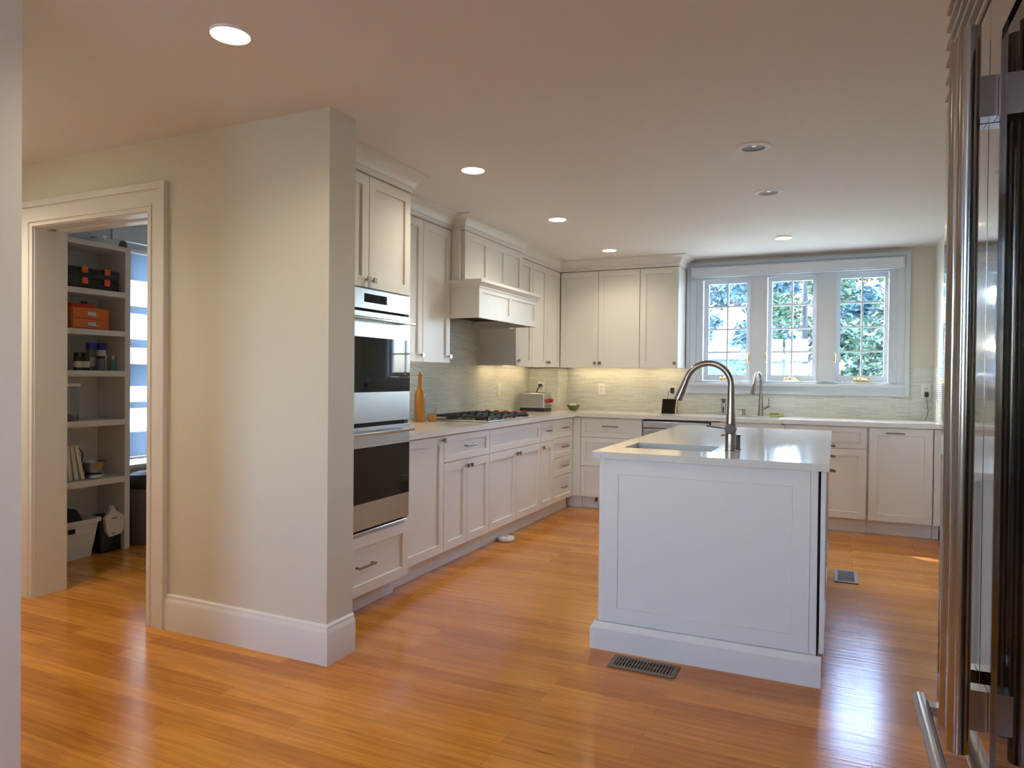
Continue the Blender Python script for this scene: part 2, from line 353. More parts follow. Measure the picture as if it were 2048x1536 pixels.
# baseboards
bp = [(0, 0), (0.018, 0), (0.018, 0.135), (0.013, 0.150), (0.010, 0.155), (0.010, 0.166), (0.004, 0.174), (0, 0.174)]
struct('baseboard_pantry', MB().sweep([(-0.083, WY0 - .0005), (0.9125, WY0 - .0005), (0.9125, -4.389)], bp), trimp)

# doorway casing, jambs and head (trim)
def casing(u0, u1, z0, z1):
    """stepped flat casing around the doorway, drawn in layers on the wall face"""
    mb = MB(); y = WY0
    W_ = 0.135
    for a, b_, d in ((0.0, 0.022, 0.012), (0.022, 0.034, 0.020), (0.034, 0.103, 0.015), (0.103, 0.135, 0.028)):
        mb.box(u1 + a, u1 + b_, y - d, y - .0005, z0, z1 + a)
        mb.box(u0 - b_, u0 - a, y - d, y - .0005, z0, z1 + a)
        mb.box(u0 - b_, u1 + b_, y - d, y - .0005, z1 + a, z1 + b_)
    return mb
c1 = struct('trim_1', casing(DX0 - .005, DX1 + .005, 0.0, DZ + .005), trimp)
mb = MB().box(DX0 - .019, DX0, WY0 + .0005, WY1 + .003, 0, DZ).box(DX1, DX1 + .019, WY0 + .0005, WY1 + .003, 0, DZ)
mb.box(DX0 - .019, DX1 + .019, WY0 + .0005, WY0 + .07, DZ, DZ + .018).box(DX0 - .019, DX1 + .019, WY1 - .06, WY1 + .003, DZ, DZ + .018).box(DX0 - .019, DX1 + .019, WY0 + .07, WY1 - .06, DZ + .012, DZ + .018)
struct('trim_2', mb, trimp)

# ================================================================ KITCHEN WINDOW
wn = bpy.data.objects.new('window_1', None); COL.objects.link(wn); wn['kind'] = 'structure'; ROOTM[wn.name] = Matrix.Identity(4)
mb = MB()
mb.box(1.571, 1.66, -0.022, -.0005, 1.218, 2.26).box(3.39, 3.479, -0.022, -.0005, 1.12, 2.26).box(1.571, 3.479, -0.022, -.0005, 2.26, 2.376)
mb.box(3.445, 3.481, -0.036, -0.022, 1.12, 2.345).box(1.569, 1.60, -0.036, -0.022, 1.218, 2.345).box(1.569, 3.481, -0.036, -0.022, 2.345, 2.378)
build('casing', mb, wtrim, wn)
mb = MB().box(1.575, 3.445, -0.055, -0.0005, 1.188, 1.216).box(1.66, 3.39, 0.0, 0.06, 1.216, 1.236).box(1.571, 3.445, -0.020, -.0005, 1.112, 1.188).box(1.571, 3.445, -0.030, -0.020, 1.112, 1.128)
build('sill', mb, wtrim, wn, bevel=0.003)
mb = MB().box(2.165, 2.308, -0.018, 0.10, 1.237, 2.26).box(2.742, 2.893, -0.018, 0.10, 1.237, 2.26).box(1.66, 1.717, -0.010, 0.10, 1.237, 2.26).box(3.325, 3.39, -0.010, 0.10, 1.237, 2.26).box(1.66, 3.39, 0.0, 0.10, 2.213, 2.26)
for x in (2.165, 2.308, 2.742, 2.893, 1.717, 3.325): mb.box(x - .006, x + .006, -0.024, -0.008, 1.237, 2.213)
build('mullion_post', mb, wtrim, wn)
for ci, (x0, x1, gx0, gx1, lx) in enumerate(((1.724, 2.159, 1.771, 2.123, 2.152), (2.315, 2.736, 2.351, 2.703, 2.308), (2.899, 3.319, 2.935, 3.288, 2.894))):
    gz0, gz1 = 1.292, 2.172; z0, z1 = 1.240, 2.210
    mb = MB().box(x0, gx0, 0.035, 0.075, z0, z1).box(gx1, x1, 0.035, 0.075, z0, z1).box(gx0, gx1, 0.035, 0.075, z0, gz0).box(gx0, gx1, 0.035, 0.075, gz1, z1)
    sash = build('casement_sash', mb, wtrim, wn)
    mb = MB()
    xm = (gx0 + gx1) / 2; mb.box(xm - .008, xm + .008, 0.045, 0.075, gz0, gz1)
    for k in (1, 2, 3):
        z = gz0 + (gz1 - gz0) * k / 4; mb.box(gx0, gx1, 0.0455, 0.0745, z - .008, z + .008)
    build('muntin', mb, wtrim, sash)
    build('pane', MB().box(gx0 - .003, gx1 + .003, 0.058, 0.062, gz0 - .003, gz1 + .003), pane_m, sash)
    # brass crank operator
    xc = (gx0 + gx1) / 2
    mb = MB().box(xc - .060, xc + .060, 0.006, 0.034, 1.237, 1.250).lathe([(.020, 0), (.022, .010), (.014, .022), (.004, .028)], (xc - .012, .014, 1.250), 14)
    mb.tube([(xc - .012, .004, 1.268), (xc + .020, -.006, 1.262), (xc + .052, -.006, 1.256)], [.007, .006, .007], 8).lathe([(.009, -.009), (.012, 0), (.009, .009)], (xc + .055, -.006, 1.258), 10)
    mb.lathe([(.013, 0), (.015, .012), (.006, .02)], (xc - .050, .014, 1.250), 12)
    build('crank', mb, brass, sash, bevel=0.0)
    zl = 1.455
    mb = MB().box(lx - .007, lx + .007, -0.030, -0.0245, zl - .045, zl + .045).tube([(lx, -.034, zl - .045), (lx, -.046, zl - .01), (lx, -.044, zl + .03), (lx, -.032, zl + .045)], [.005, .007, .006, .004], 8)
    build('latch', mb, brass, wn)

blind = thing('roller_blind', 'white roller blind cassette mounted across the top of the kitchen window', 'window blind', (2.527, -0.05, 2.229))
build('cassette', MB().box(1.633, 3.424, -0.112, -0.038, 2.236, 2.318), wtrim, blind, bevel=0.004)
build('bottom_rail', MB().box(1.648, 3.409, -0.094, -0.070, 2.224, 2.2355), wtrim, blind, bevel=0.003)
for xx in (1.6265, 3.4245): build('end_cap', MB().box(xx, xx + .006, -0.114, -0.036, 2.233, 2.320), whitepl, blind)

# ================================================================ CABINETS
def knob_mb(x, z, yf):
    mb = MB().lathe([(.006, 0), (.0045, -.006), (.0045, -.018)], (x, yf, z), 10, 'y')
    return mb.box(x - .014, x + .014, yf - .026, yf - .018, z - .014, z + .014)
def pull_mb(xc, z, yf, w=0.128, vert=False):
    h = w / 2
    mb = MB().box(xc - h, xc + h, yf - .034, yf - .025, z - .0055, z + .0055).box(xc - h + .004, xc - h + .014, yf - .0255, yf, z - .005, z + .005).box(xc + h - .014, xc + h - .004, yf - .0255, yf, z - .005, z + .005)
    return mb
def fronts(root, lst, yb=-0.002):
    """lst: (kind, x0, x1, z0, z1, hardware) local coordinates, front towards local -Y"""
    for kind, x0, x1, z0, z1, hw in lst:
        g = 0.0021
        o = build(kind, MB().shaker(x0 + g, x1 - g, z0 + g, z1 - g, yb=yb, fw=0.056 if (z1 - z0) > .3 else 0.046), cabp, root, world=False, smooth=False)
        yf = yb - 0.0205
        if hw:
            if hw[0] == 'knob': build('knob', knob_mb(hw[1], hw[2], yf), nickel, o, world=False, bevel=0.001)
            else: build('handle', pull_mb(hw[1], hw[2], yf, hw[3] if len(hw) > 3 else .128), nickel, o, world=False, bevel=0.001)
LB = 0.598      # carcass front plane of the left run (doors reach x=.62)
RZ = PI / 2
TOE = 0.066
def base(name, label, side, a0, a1, lst, z0=0.117, z1=0.872, group=None, depth=0.578, cat='cabinet', ctop=None):
    if side == 'L': root = thing(name, label, cat, (LB, a0, 0), RZ, group)
    else: root = thing(name, label, cat, (a0, -LB, 0), 0, group)
    W_ = a1 - a0
    build('carcass', MB().box(0.0005, W_ - .0005, 0, depth, z0 - .004, ctop or z1 + .006), cabp, root, world=False)
    build('toe_kick', MB().box(0.0005, W_ - .0005, 0.044, 0.060, 0.001, z0 - .0045), cabp, root, world=False)
    fronts(root, lst)
    return root
Z0, ZT, ZS = 0.117, 0.871, 0.692
base('base_cabinet', 'tall single door white base cabinet right beside the double oven', 'L', -3.558, -3.073, [('door', 0.0, .485, Z0, ZT, ('knob', .485 - .028, .845))])
W_ = 0.652
base('base_cabinet', 'white base cabinet with drawer bar pull over two doors, left of the cooktop', 'L', -3.072, -2.420, [('drawer', 0, W_, ZS, ZT, ('pull', W_ / 2, .785)), ('door', 0, .316, Z0, ZS, ('knob', .316 - .028, .650)), ('door', .316, W_, Z0, ZS, ('knob', .316 + .028, .650))])
W_ = 0.971
base('base_cabinet', 'wide white base cabinet with plain top panel and two doors under the cooktop', 'L', -2.419, -1.448, [('panel', 0, W_, ZS, ZT, None), ('door', 0, .478, Z0, ZS, ('knob', .478 - .028, .650)), ('door', .478, W_, Z0, ZS, ('knob', .478 + .028, .650))])
base('base_cabinet', 'narrow white base cabinet with one small drawer above one slim door', 'L', -1.447, -1.147, [('drawer', 0, .300, ZS, ZT, ('pull', .15, .785, .075)), ('door', 0, .300, Z0, ZS, ('knob', .028, .650))])
dz = [Z0, .347, .517, .699, ZT]
base('base_cabinet', 'white base cabinet with a stack of four drawers next to the inside corner', 'L', -1.146, -0.623, [('drawer', 0, .500, dz[i], dz[i + 1], ('pull', .255, (dz[i] + dz[i + 1]) / 2 + .005, .11)) for i in range(4)])
# corner filler
fl = tag(build('corner_filler', MB().box(0.602, 0.693, -0.6215, -0.600, Z0, ZT), cabp), 'plain white filler strip in the inside corner between the two cabinet runs', 'filler panel')
fl.name = 'corner_filler'
build('toe_board', MB().box(0.540, 0.693, -0.570, -0.555, 0.001, Z0 - .002), cabp, fl)
base('base_cabinet', 'white three drawer base cabinet right of the inside corner, half hidden by the island', 'B', .694, 1.288, [('drawer', 0, .594, .687, ZT, ('pull', .297, .795, .15)), ('drawer', 0, .594, .409, .687, ('pull', .297, .58, .15)), ('drawer', 0, .594, Z0, .409, ('pull', .297, .30, .15))])
base('sink_base_cabinet', 'white sink base cabinet with two doors under the window, behind the island', 'B', 1.906, 2.522, [('panel', 0, .616, ZS, ZT, None), ('door', 0, .308, Z0, ZS, ('knob', .28, .650)), ('door', .308, .616, Z0, ZS, ('knob', .336, .650))], ctop=.64)
base('base_cabinet', 'white base cabinet with drawer over door, just right of the island corner', 'B', 2.523, 3.149, [('drawer', 0, .618, ZS, ZT, ('pull', .21, .785)), ('door', 0, .618, Z0, ZS, ('knob', .03, .650))])
base('trash_pullout_cabinet', 'white full height pull-out cabinet with a bar handle at its top, by the fridge', 'B', 3.150, 3.610, [('door', 0.005, .455, Z0, ZT, ('pull', .19, .832, .135))])
fr = tag(build('end_filler', MB().box(3.612, 3.660, -0.6205, -0.600, Z0, ZT), cabp), 'narrow white filler strip at the right end of the window run', 'filler panel')
build('toe_board', MB().box(3.612, 3.655, -0.556, -0.538, 0.001, Z0 - .002), cabp, fr)

# dishwasher
dw = thing('dishwasher', 'stainless dishwasher behind the island under the back counter', 'dishwasher', (1.29, -0.598, 0))
build('tub', MB().box(1.291, 1.904, -0.585, -0.03, 0.02, 0.868), black, dw)
build('door', MB().box(1.300, 1.895, -0.630, -0.590, 0.115, 0.792), steel, dw, bevel=0.004)
build('control_panel', MB().box(1.300, 1.895, -0.640, -0.590, 0.797, 0.858), steel, dw, bevel=0.004)
build('handle', MB().box(1.34, 1.86, -0.672, -0.655, 0.742, 0.760).box(1.36, 1.38, -0.656, -0.629, 0.745, 0.757).box(1.82, 1.84, -0.656, -0.629, 0.745, 0.757), hsteel, dw, bevel=0.003)

# ---- countertops
def slab_with_hole(X0, X1, Y0, Y1, hx0, hx1, hy0, hy1, z0, z1):
    return MB().box(X0, hx0, Y0, Y1, z0, z1).box(hx1, X1, Y0, Y1, z0, z1).box(hx0, hx1, Y0, hy0, z0, z1).box(hx0, hx1, hy1, Y1, z0, z1)
BH = (2.02, 2.46, -0.53, -0.20)
mb = MB()
ins = (0.10, 0.56, -2.36, -1.47)
outer = [(0.0095, -3.556), (0.648, -3.556), (0.648, -0.648), (3.655, -0.648), (3.655, -0.0095), (0.3315, -0.0095), (0.3315, -0.3045), (0.0095, -0.3045)]
zc0, zc1 = 0.8785, 0.9145
def addbox(a, b_, c, d): mb.box(a, b_, c, d, zc0, zc1)
addbox(0.0095, 0.648, -3.556, -0.3045); addbox(0.3315, 0.648, -0.3045, -0.0095)
addbox(0.648, BH[0], -0.648, -0.0095); addbox(BH[1], 3.655, -0.648, -0.0095); addbox(BH[0], BH[1], -0.648, BH[2]); addbox(BH[0], BH[1], BH[3], -0.0095)
ct = tag(build('countertop', mb, quartz), 'long L-shaped white quartz countertop along the left and back walls', 'countertop')
IX = (1.875, 2.884, -3.87, -1.811)
SH = (1.960, 2.378, -3.622, -3.335)
ict = tag(build('island_countertop', slab_with_hole(IX[0], IX[1], IX[2], IX[3], *SH, 0.883, 0.914), quartz), 'glossy white quartz countertop slab on the kitchen island', 'countertop')

def sink(name, label, x0, x1, y0, y1, zt, depth=.19):
    root = thing(name, label, 'sink', ((x0 + x1) / 2, (y0 + y1) / 2, zt - depth))
    e = .006
    mb = MB(); zb = zt - depth
    mb.box(x0 - .02, x0 - e, y0 - .02, y1 + .02, zb, zt).box(x1 + e, x1 + .02, y0 - .02, y1 + .02, zb, zt).box(x0 - e, x1 + e, y0 - .02, y0 - e, zb, zt).box(x0 - e, x1 + e, y1 + e, y1 + .02, zb, zt).box(x0 - .02, x1 + .02, y0 - .02, y1 + .02, zb - .01, zb)
    build('basin', mb, sinkm, root)
    build('drain', MB().lathe([(.04, 0), (.042, .003), (.03, .004), (.01, .002)], ((x0 + x1) / 2, (y0 + y1) / 2, zb + .0005), 20), chrome, root)
    return root
sink('island_sink', 'small undermount steel prep sink set in the island top', *SH, 0.8825, .17)

# ================================================================ ISLAND
isl = thing('kitchen_island', 'light grey kitchen island cabinet with panelled end and moulded base', 'kitchen island', (2.37, -2.83, 0))
ib = MB()
x0, x1, y0, y1 = 1.905, 2.842, -3.836, -1.845
sx0, sx1, sy0, sy1 = SH[0] - .03, SH[1] + .03, SH[2] - .03, SH[3] + .03
ib.box(x0, x1, y0, y1, 0.0, 0.66)
ib.box(x0, sx0, y0, y1, 0.66, 0.8825).box(sx1, x1, y0, y1, 0.66, 0.8825).box(sx0, sx1, y0, sy0, 0.66, 0.8825).box(sx0, sx1, sy1, y1, 0.66, 0.8825)
build('carcass', ib, cabp, isl)
mb = MB().shaker(x0 + .021, x1 - .028, 0.121, 0.880, t=0.005, fw=0.0695, rec=0.0045, yb=-3.8362)
build('end_panel', mb, cabp, isl, smooth=False)
bpi = [(0, 0.0), (0.020, 0.0), (0.020, 0.098), (0.014, 0.104), (0.012, 0.112), (0.003, 0.124), (0, 0.124)]
x1b = 2.842
build('base_moulding', MB().sweep([(1.898, -1.86), (1.898, -3.858), (2.862, -3.858)], [(o, z) for o, z in bpi]).sweep([(1.898, -1.84), (1.898, -1.85)], bpi), cabp, isl)
build('base_filler', MB().box(1.8985, 2.842, -3.8575, -3.8365, 0.0, 0.119).box(2.8425, 2.861, -3.8575, -3.70, 0.0, 0.100), cabp, isl)
build('gap_shade', MB().box(2.8425, 2.8475, -3.82, -1.86, 0.105, 0.878), dark, isl)  # dark strip stands in for the shade in the gap behind the doors
for k in range(3):
    ya, yb_ = -3.822 + k * .655, -3.822 + (k + 1) * .655
    # door built in local frame, then turned to face +X
    m = Matrix.Translation((2.850, ya, 0)) @ Matrix.Rotation(PI / 2, 4, 'Z')
    o = build('door', MB().shaker(0.0015, .6535, 0.122, 0.876).tf(m), cabp, isl, smooth=False)
    build('handle', pull_mb(.327, .846, -.0225, .05).tf(m), nickel, o, bevel=.001)

# ================================================================ TALL OVEN CABINET
TX, TY0, TY1 = 0.648, -4.384, -3.560
tall = thing('oven_cabinet', 'tall white oven tower cabinet with doors above and a drawer below', 'cabinet', (TX, TY0, 0), RZ)
TW = TY1 - TY0
mb = MB().box(0.0005, TW, 0, .645, 0.102, 0.425).box(0.0005, TW, 0, .645, 1.713, 2.304).box(0.0005, 0.030, 0, .645, 0.425, 1.713).box(TW - .030, TW, 0, .645, 0.425, 1.713).box(0.030, TW - .030, .60, .645, 0.425, 1.713)
build('carcass', mb, cabp, tall, world=False)
build('toe_kick', MB().box(0.0005, TW - .036, 0.056, 0.075, 0.001, 0.1015), cabp, tall, world=False)
for xx in (0.0005, TW - .0115): build('side_strip', MB().box(xx, xx + .0115, -.020, 0, .425, 1.713), cabp, tall, world=False)
ms = -3.955 - TY0
fronts(tall, [('door', 0, ms, 1.713, 2.302, ('knob', ms - .026, 1.755)), ('door', ms, TW, 1.713, 2.302, ('knob', ms + .026, 1.755)), ('drawer', 0, TW, .105, .415, ('pull', .40, .262, .15))])

ov = thing('built_in_double_oven', 'stainless double wall oven with black glass doors in the tower cabinet', 'oven', (TX, (TY0 + TY1) / 2, 0.43))
oy0, oy1 = TY0 + .014, TY1 - .0125
build('body', MB().box(0.10, 0.640, TY0 + .032, TY1 - .032, 0.430, 1.708), black, ov)
cp = build('control_panel', MB().box(0.6485, 0.676, oy0, oy1, 1.603, 1.708), steel, ov, bevel=.002)
build('display', MB().box(0.6755, 0.677, -3.985, -3.815, 1.645, 1.676), display, cp)
build('display_glass', MB().box(0.6763, 0.6775, -4.00, -3.80, 1.638, 1.683), blackglass, cp)
def oven_door(z0, z1, gz0, gz1, hz, lab):
    d = build('door', MB().box(0.6485, 0.680, oy0, oy1, z0, z1), steel, ov, bevel=.002)
    plabel(d, lab)
    build('glass', MB().box(0.6795, 0.683, oy0 + .012, oy1 - .004, gz0, gz1), blackglass, d, bevel=.001)
    h = build('handle', MB().box(0.722, 0.738, oy0 - .004, oy1 - .030, hz - .008, hz + .008), hsteel, d, bevel=.004)
    for yy in (oy0 + .05, oy1 - .085): build('bracket', MB().box(0.680, 0.7225, yy, yy + .015, hz - .007, hz + .007), hsteel, d)
oven_door(1.006, 1.590, 1.167, 1.456, 1.548, 'upper oven door')
oven_door(0.452, 0.985, 0.589, 0.879, 0.953, 'lower oven door')
build('vent_trim', MB().box(0.6485, 0.668, oy0, oy1, 0.428, 0.4365), chrome, ov, bevel=.001)
for z0, z1 in ((0.985, 1.0055), (1.590, 1.602), (0.4375, .4515)): build('gap_strip', MB().box(0.6485, 0.655, oy0 + .01, oy1 - .02, z0, z1), dark, ov)

# ================================================================ UPPER CABINETS
UF = 0.356; UZ0, UZ1 = 1.352, 2.302
def upper(label, side, a0, a1, lst, kn=None):
    if side == 'L': root = thing('wall_cabinet', label, 'cabinet', (UF, a0, UZ0), RZ)
    else: root = thing('wall_cabinet', label, 'cabinet', (a0, -UF, UZ0), 0)
    W_ = a1 - a0
    build('carcass', MB().box(0.0005, W_ - .0005, 0, UF - .010, 0.020, UZ1 - UZ0).box(0.0005, .015, 0, UF - .010, 0, .020).box(W_ - .015, W_ - .0005, 0, UF - .010, 0, .020), cabp, root, world=False)
    fronts(root, [(k, p, q, -.004, UZ1 - UZ0, h) for k, p, q, h in lst])
    return root
H_ = 0.043
upper('tall white wall cabinet with two doors between the oven tower and the range hood', 'L', -3.556, -2.588, [('door', 0, .599, ('knob', .571, H_)), ('door', .599, .968, ('knob', .968 - .028, H_))])
upper('slim single door white wall cabinet just right of the range hood', 'L', -1.447, -1.086, [('door', 0, .361, ('knob', .030, H_))])
upper('white wall cabinet with two narrow doors in the left corner', 'L', -1.085, -0.380, [('door', 0, .350, ('knob', .350 - .026, H_)), ('door', .350, .703, ('knob', .350 + .026, H_))])
cf = tag(build('corner_block', MB().box(0.0095, 0.352, -0.378, -0.0095, 1.352, 2.302), cabp), 'blank white corner block joining the two runs of wall cabinets', 'cabinet')
upper('white wall cabinet with a pair of doors on the back wall', 'B', .381, 1.191, [('door', 0, .396, ('knob', .396 - .026, H_)), ('door', .396, .810, ('knob', .396 + .026, H_))])
upper('single door white wall cabinet beside the kitchen window', 'B', 1.193, 1.560, [('door', 0, .367, ('knob', .367 - .030, H_))])

# crown mouldings
crown = [(-.018, 2.306), (.006, 2.306), (.006, 2.333), (.016, 2.336), (.019, 2.346), (.024, 2.360), (.034, 2.375), (.048, 2.387), (.066, 2.394), (.080, 2.397), (.080, CEIL - .0005), (-.018, CEIL - .0005)]
HX = 0.475
HY0, HY1 = -2.585, -1.53
struct('trim_3', MB().sweep([(.670, TY0 + .003), (.670, TY1), (.378, TY1), (.378, HY0 + .02), (HX, HY0 + .02), (HX, HY1), (.378, HY1), (.378, -.378), (1.5605, -.378), (1.5605, -.012)], crown), cabp)

# ================================================================ RANGE HOOD
hood = thing('range_hood', 'white panelled wood range hood over the cooktop', 'range hood', (0.25, -2.06, 1.67))
build('chimney_box', MB().box(0.0095, 0.445, HY0 + .001, HY1, 1.905, 2.303).box(0.0095, 0.356, HY1, -1.449, 1.67, 2.303), cabp, hood)
# three-panel front
mr_ = Matrix.Translation((0.4455, HY0 + .035, 0)) @ Matrix.Rotation(PI / 2, 4, 'Z')
fwid = HY1 - HY0 - .035
def multipanel(W_, z0, z1, n, fw, t, rec, end=None):
    """one slab whose front carries n recessed panels"""
    mb = MB(); yb = 0; yf = -t; yi = yf + rec
    e = end or fw
    pw = (W_ - 2 * e - (n - 1) * fw) / n
    mb.box(0, W_, yb - (t - rec), yb, z0, z1)
    mb.box(0, e, yf, yi, z0, z1).box(W_ - e, W_, yf, yi, z0, z1).box(e, W_ - e, yf, yi, z1 - fw, z1).box(e, W_ - e, yf, yi, z0, z0 + fw)
    for i in range(1, n):
        x = e + i * pw + (i - 1) * fw; mb.box(x, x + fw, yf, yi, z0 + fw, z1 - fw)
    return mb
build('front_panel', multipanel(fwid, 1.95, 2.302, 3, .055, .028, .010, .065).tf(mr_), cabp, hood, bevel=0.0, smooth=False)
MX = 0.608
mb = MB().box(0.446, MX - .02, HY0 + .001, HY0 + .021, 1.672, 1.905).box(0.446, MX - .02, HY1 - .02, HY1, 1.672, 1.905).box(0.0095, 0.446, HY0 + .001, HY0 + .018, 1.672, 1.905).box(0.357, 0.446, HY1 - .018, HY1, 1.672, 1.905).box(0.0095, MX - .02, HY0 + .022, HY1 - .021, 1.880, 1.904)
build('mantle_box', mb, cabp, hood)
m2_ = Matrix.Translation((MX - .0195, HY0 + .001, 0)) @ Matrix.Rotation(PI / 2, 4, 'Z')
build('mantle_front', multipanel(HY1 - HY0 - .001, 1.672, 1.905, 2, .050, .020, .008, .055).tf(m2_), cabp, hood, smooth=False)
mp_ = [(0, 1.886), (.006, 1.886), (.008, 1.896), (.014, 1.902), (.020, 1.914), (.032, 1.922), (.034, 1.942), (0, 1.942)]
build('mantle_moulding', MB().sweep([(.378, HY0 + .0005), (MX + .0008, HY0 + .0005), (MX + .0008, HY1 + .0005), (.378, HY1 + .0005)], mp_).box(.474, MX, HY0 + .001, HY1, 1.9055, 1.942), cabp, hood)
plabel(build('hood_insert', MB().box(.06, .56, HY0 + .06, HY1 - .06, 1.730, 1.745), dark, hood), 'dark hood liner underneath')

# ================================================================ under-cabinet lamps
def ucl(label, x0, x1, y0, y1):
    r_ = thing('undercabinet_light', label, 'light', ((x0 + x1) / 2, (y0 + y1) / 2, 1.366), group=None)
    build('housing', MB().box(x0, x1, y0, y1, 1.3640, 1.3715), whitepl, r_)
    build('lens', MB().box(x0 + .003, x1 - .003, y0 + .003, y1 - .003, 1.3610, 1.3635), uclens, r_)
ucl('slim light bar under the slim wall cabinet right of the hood', .10, .13, -1.42, -1.11)
ucl('slim light bar under the wall cabinet in the left corner', .10, .13, -1.06, -.42)
ucl('slim light bar under the paired-door wall cabinet on the back wall', .42, 1.16, -.13, -.10)
ucl('slim light bar under the wall cabinet beside the window', 1.22, 1.53, -.13, -.10)
ucl('slim light bar under the wall cabinet beside the oven tower', .10, .13, -3.45, -2.70)

# ================================================================ CEILING LAMPS
def can(x, y, lit, label, f=1.0):
    r_ = thing('recessed_light', label, 'ceiling light', (x, y, CEIL), group=None)
    R_ = .066 if lit else .082
    ri = .058 if lit else .056
    z = CEIL - .0006
    build('trim_ring', MB().loft([[(x + a * math.cos(t_), y + a * math.sin(t_), zz) for t_ in [2 * PI * i / 40 for i in range(40)]] for a, zz in ((ri, z), (R_, z), (R_, z - .004), (ri + .006, z - .011), (ri, z - .004), (ri, z))], cap=False), lampwhite, r_)
    if lit:
        ld = bpy.data.lights.new('beam', 'SPOT'); ld.energy = CAN_SPOT * f; ld.color = (1.0, 0.87, 0.66); ld.spot_size = math.radians(150); ld.spot_blend = 1.0; ld.shadow_soft_size = 0.05
        lo = bpy.data.objects.new('beam', ld); COL.objects.link(lo); lo.parent = r_; lo.location = (0, 0, -0.012)
        build('lens', MB().lathe([(.0575, -.0035), (.0575, -.002)], (x, y, CEIL - .0008), 36), lens, r_)
    else:
        rings = [(.0555, -.004), (.0555, -.0015)]
        build('reflector', MB().lathe([(.0555, -.0040), (.050, -.0012), (.0555, -.0012)], (x, y, CEIL), 36), lampgrey, r_)
        build('bulb', MB().lathe([(.004, -.0075), (.010, -.0062), (.012, -.0042)], (x + .005, y - .030, CEIL), 16), chrome, r_)
can(1.028, -5.222, True, 'largest lit recessed light, in the ceiling in front of the pantry wall', .82)
can(1.055, -3.528, True, 'lit recessed light in the ceiling in front of the oven tower cabinet', .72)
can(1.049, -2.209, True, 'lit recessed light in the ceiling in front of the range hood', .72)
can(1.035, -0.872, True, 'lit recessed light in the ceiling nearest the inside corner of the cabinets', .85)
can(2.503, -0.892, True, 'lit recessed light in the ceiling in front of the kitchen window', .7)
can(2.515, -3.305, False, 'unlit recessed light above the near end of the island')
can(2.511, -2.394, False, 'unlit recessed light above the far end of the island')
can(1.03, -7.0, True, 'unseen recessed fill light added behind the camera', .8)  # out of view, added so the floor bounces more light
can(-1.2, -5.15, True, 'lit recessed light in the hall beyond the pantry doorway', 1.4)
can(-0.75, -5.42, True, 'unseen recessed fill light added in the hall in front of the pantry doorway', 1.3)  # extra can out of view, added to brighten the doorway casing
can(2.5, -5.0, True, 'unseen recessed fill light added overhead between the camera and the island', .35)  # added above the frame to light the near floor and ceiling
can(2.5, -8.2, True, 'unseen recessed fill light added behind the camera, by the refrigerator side', .6)  # unseen can added as fill for the near floor
can(-0.9, -7.6, True, 'unseen recessed fill light added behind the camera, in the middle of the near room', .7)  # another unseen can, added for bounce in the near room


# ================================================================ COOKTOP
ck = thing('gas_cooktop', 'stainless gas cooktop with black grates and red knobs', 'cooktop', (.33, -1.915, .915))
build('tray', MB().box(.075, .590, -2.375, -1.455, .9155, .926), steel, ck, bevel=.003)
for i in range(3):
    ya = -2.36 + i * .245; yb_ = ya + .238
    mb = MB(); z = .9262
    for yy in (ya, yb_ - .012): mb.box(.095, .572, yy, yy + .012, z + .018, z + .032)
    for xx in (.095, .327, .560): mb.box(xx, xx + .012, ya, yb_, z + .018, z + .032)
    for xx in (.15, .21, .27, .39, .45, .51): mb.box(xx, xx + .009, ya + .012, ya + .085, z + .020, z + .034).box(xx, xx + .009, yb_ - .085, yb_ - .012, z + .020, z + .034)
    for xx in (.095, .560): 
        for yy in (ya, yb_ - .012): mb.box(xx, xx + .012, yy, yy + .012, z, z + .02)
    build('grate', mb, iron, ck)
    for xx in (.20, .45): build('burner', MB().lathe([(.045, 0), (.045, .010), (.030, .014), (.030, .020), (.005, .022)], (xx, ya + .119, z), 20), iron, ck)
for i in range(5):
    xk = .15 + i * .088
    build('knob', MB().lathe([(.022, 0), (.024, .006), (.022, .032), (.016, .037)], (xk, -1.530, .9265), 16), redk, ck)
build('control_strip', MB().box(.10, .575, -1.622, -1.60, .9262, .945), nickel, ck, bevel=.002)

# ================================================================ THINGS ON THE LEFT COUNTER
CZ = .9152
pm = thing('pepper_mill', 'tall bottle-shaped wooden pepper mill with crank, on the counter by the oven', 'pepper mill', (.118, -2.576, CZ))
build('body', MB().lathe([(.038, 0), (.040, .004), (.040, .19), (.038, .205), (.030, .225), (.019, .245), (.0155, .262), (.0145, .29), (.0165, .300), (.0150, .312), (.014, .330)], (.118, -2.576, CZ), 28), mwood, pm)
build('cap', MB().lathe([(.012, .3302), (.016, .336), (.013, .350), (.006, .356)], (.118, -2.576, CZ), 18), mwood, pm)
build('crank', MB().tube([(.118 - .027, -2.576, CZ + .343), (.118 + .027, -2.576, CZ + .343)], .0035, 8).tube([(.118, -2.576, CZ + .352), (.118, -2.576, CZ + .369)], [.0045, .005], 8), nickeldk, pm)
j = thing('wooden_jar', 'small wooden salt jar with a thin spoon beside the pepper mill', 'jar', (.185, -2.505, CZ))
build('pot', MB().lathe([(.026, 0), (.029, .003), (.029, .054), (.026, .057), (.022, .057), (.022, .045)], (.185, -2.505, CZ), 24), mwood, j)
build('spoon', MB().tube([(.187, -2.50, CZ + .046), (.20, -2.465, CZ + .10)], .0022, 6), nickel, j)

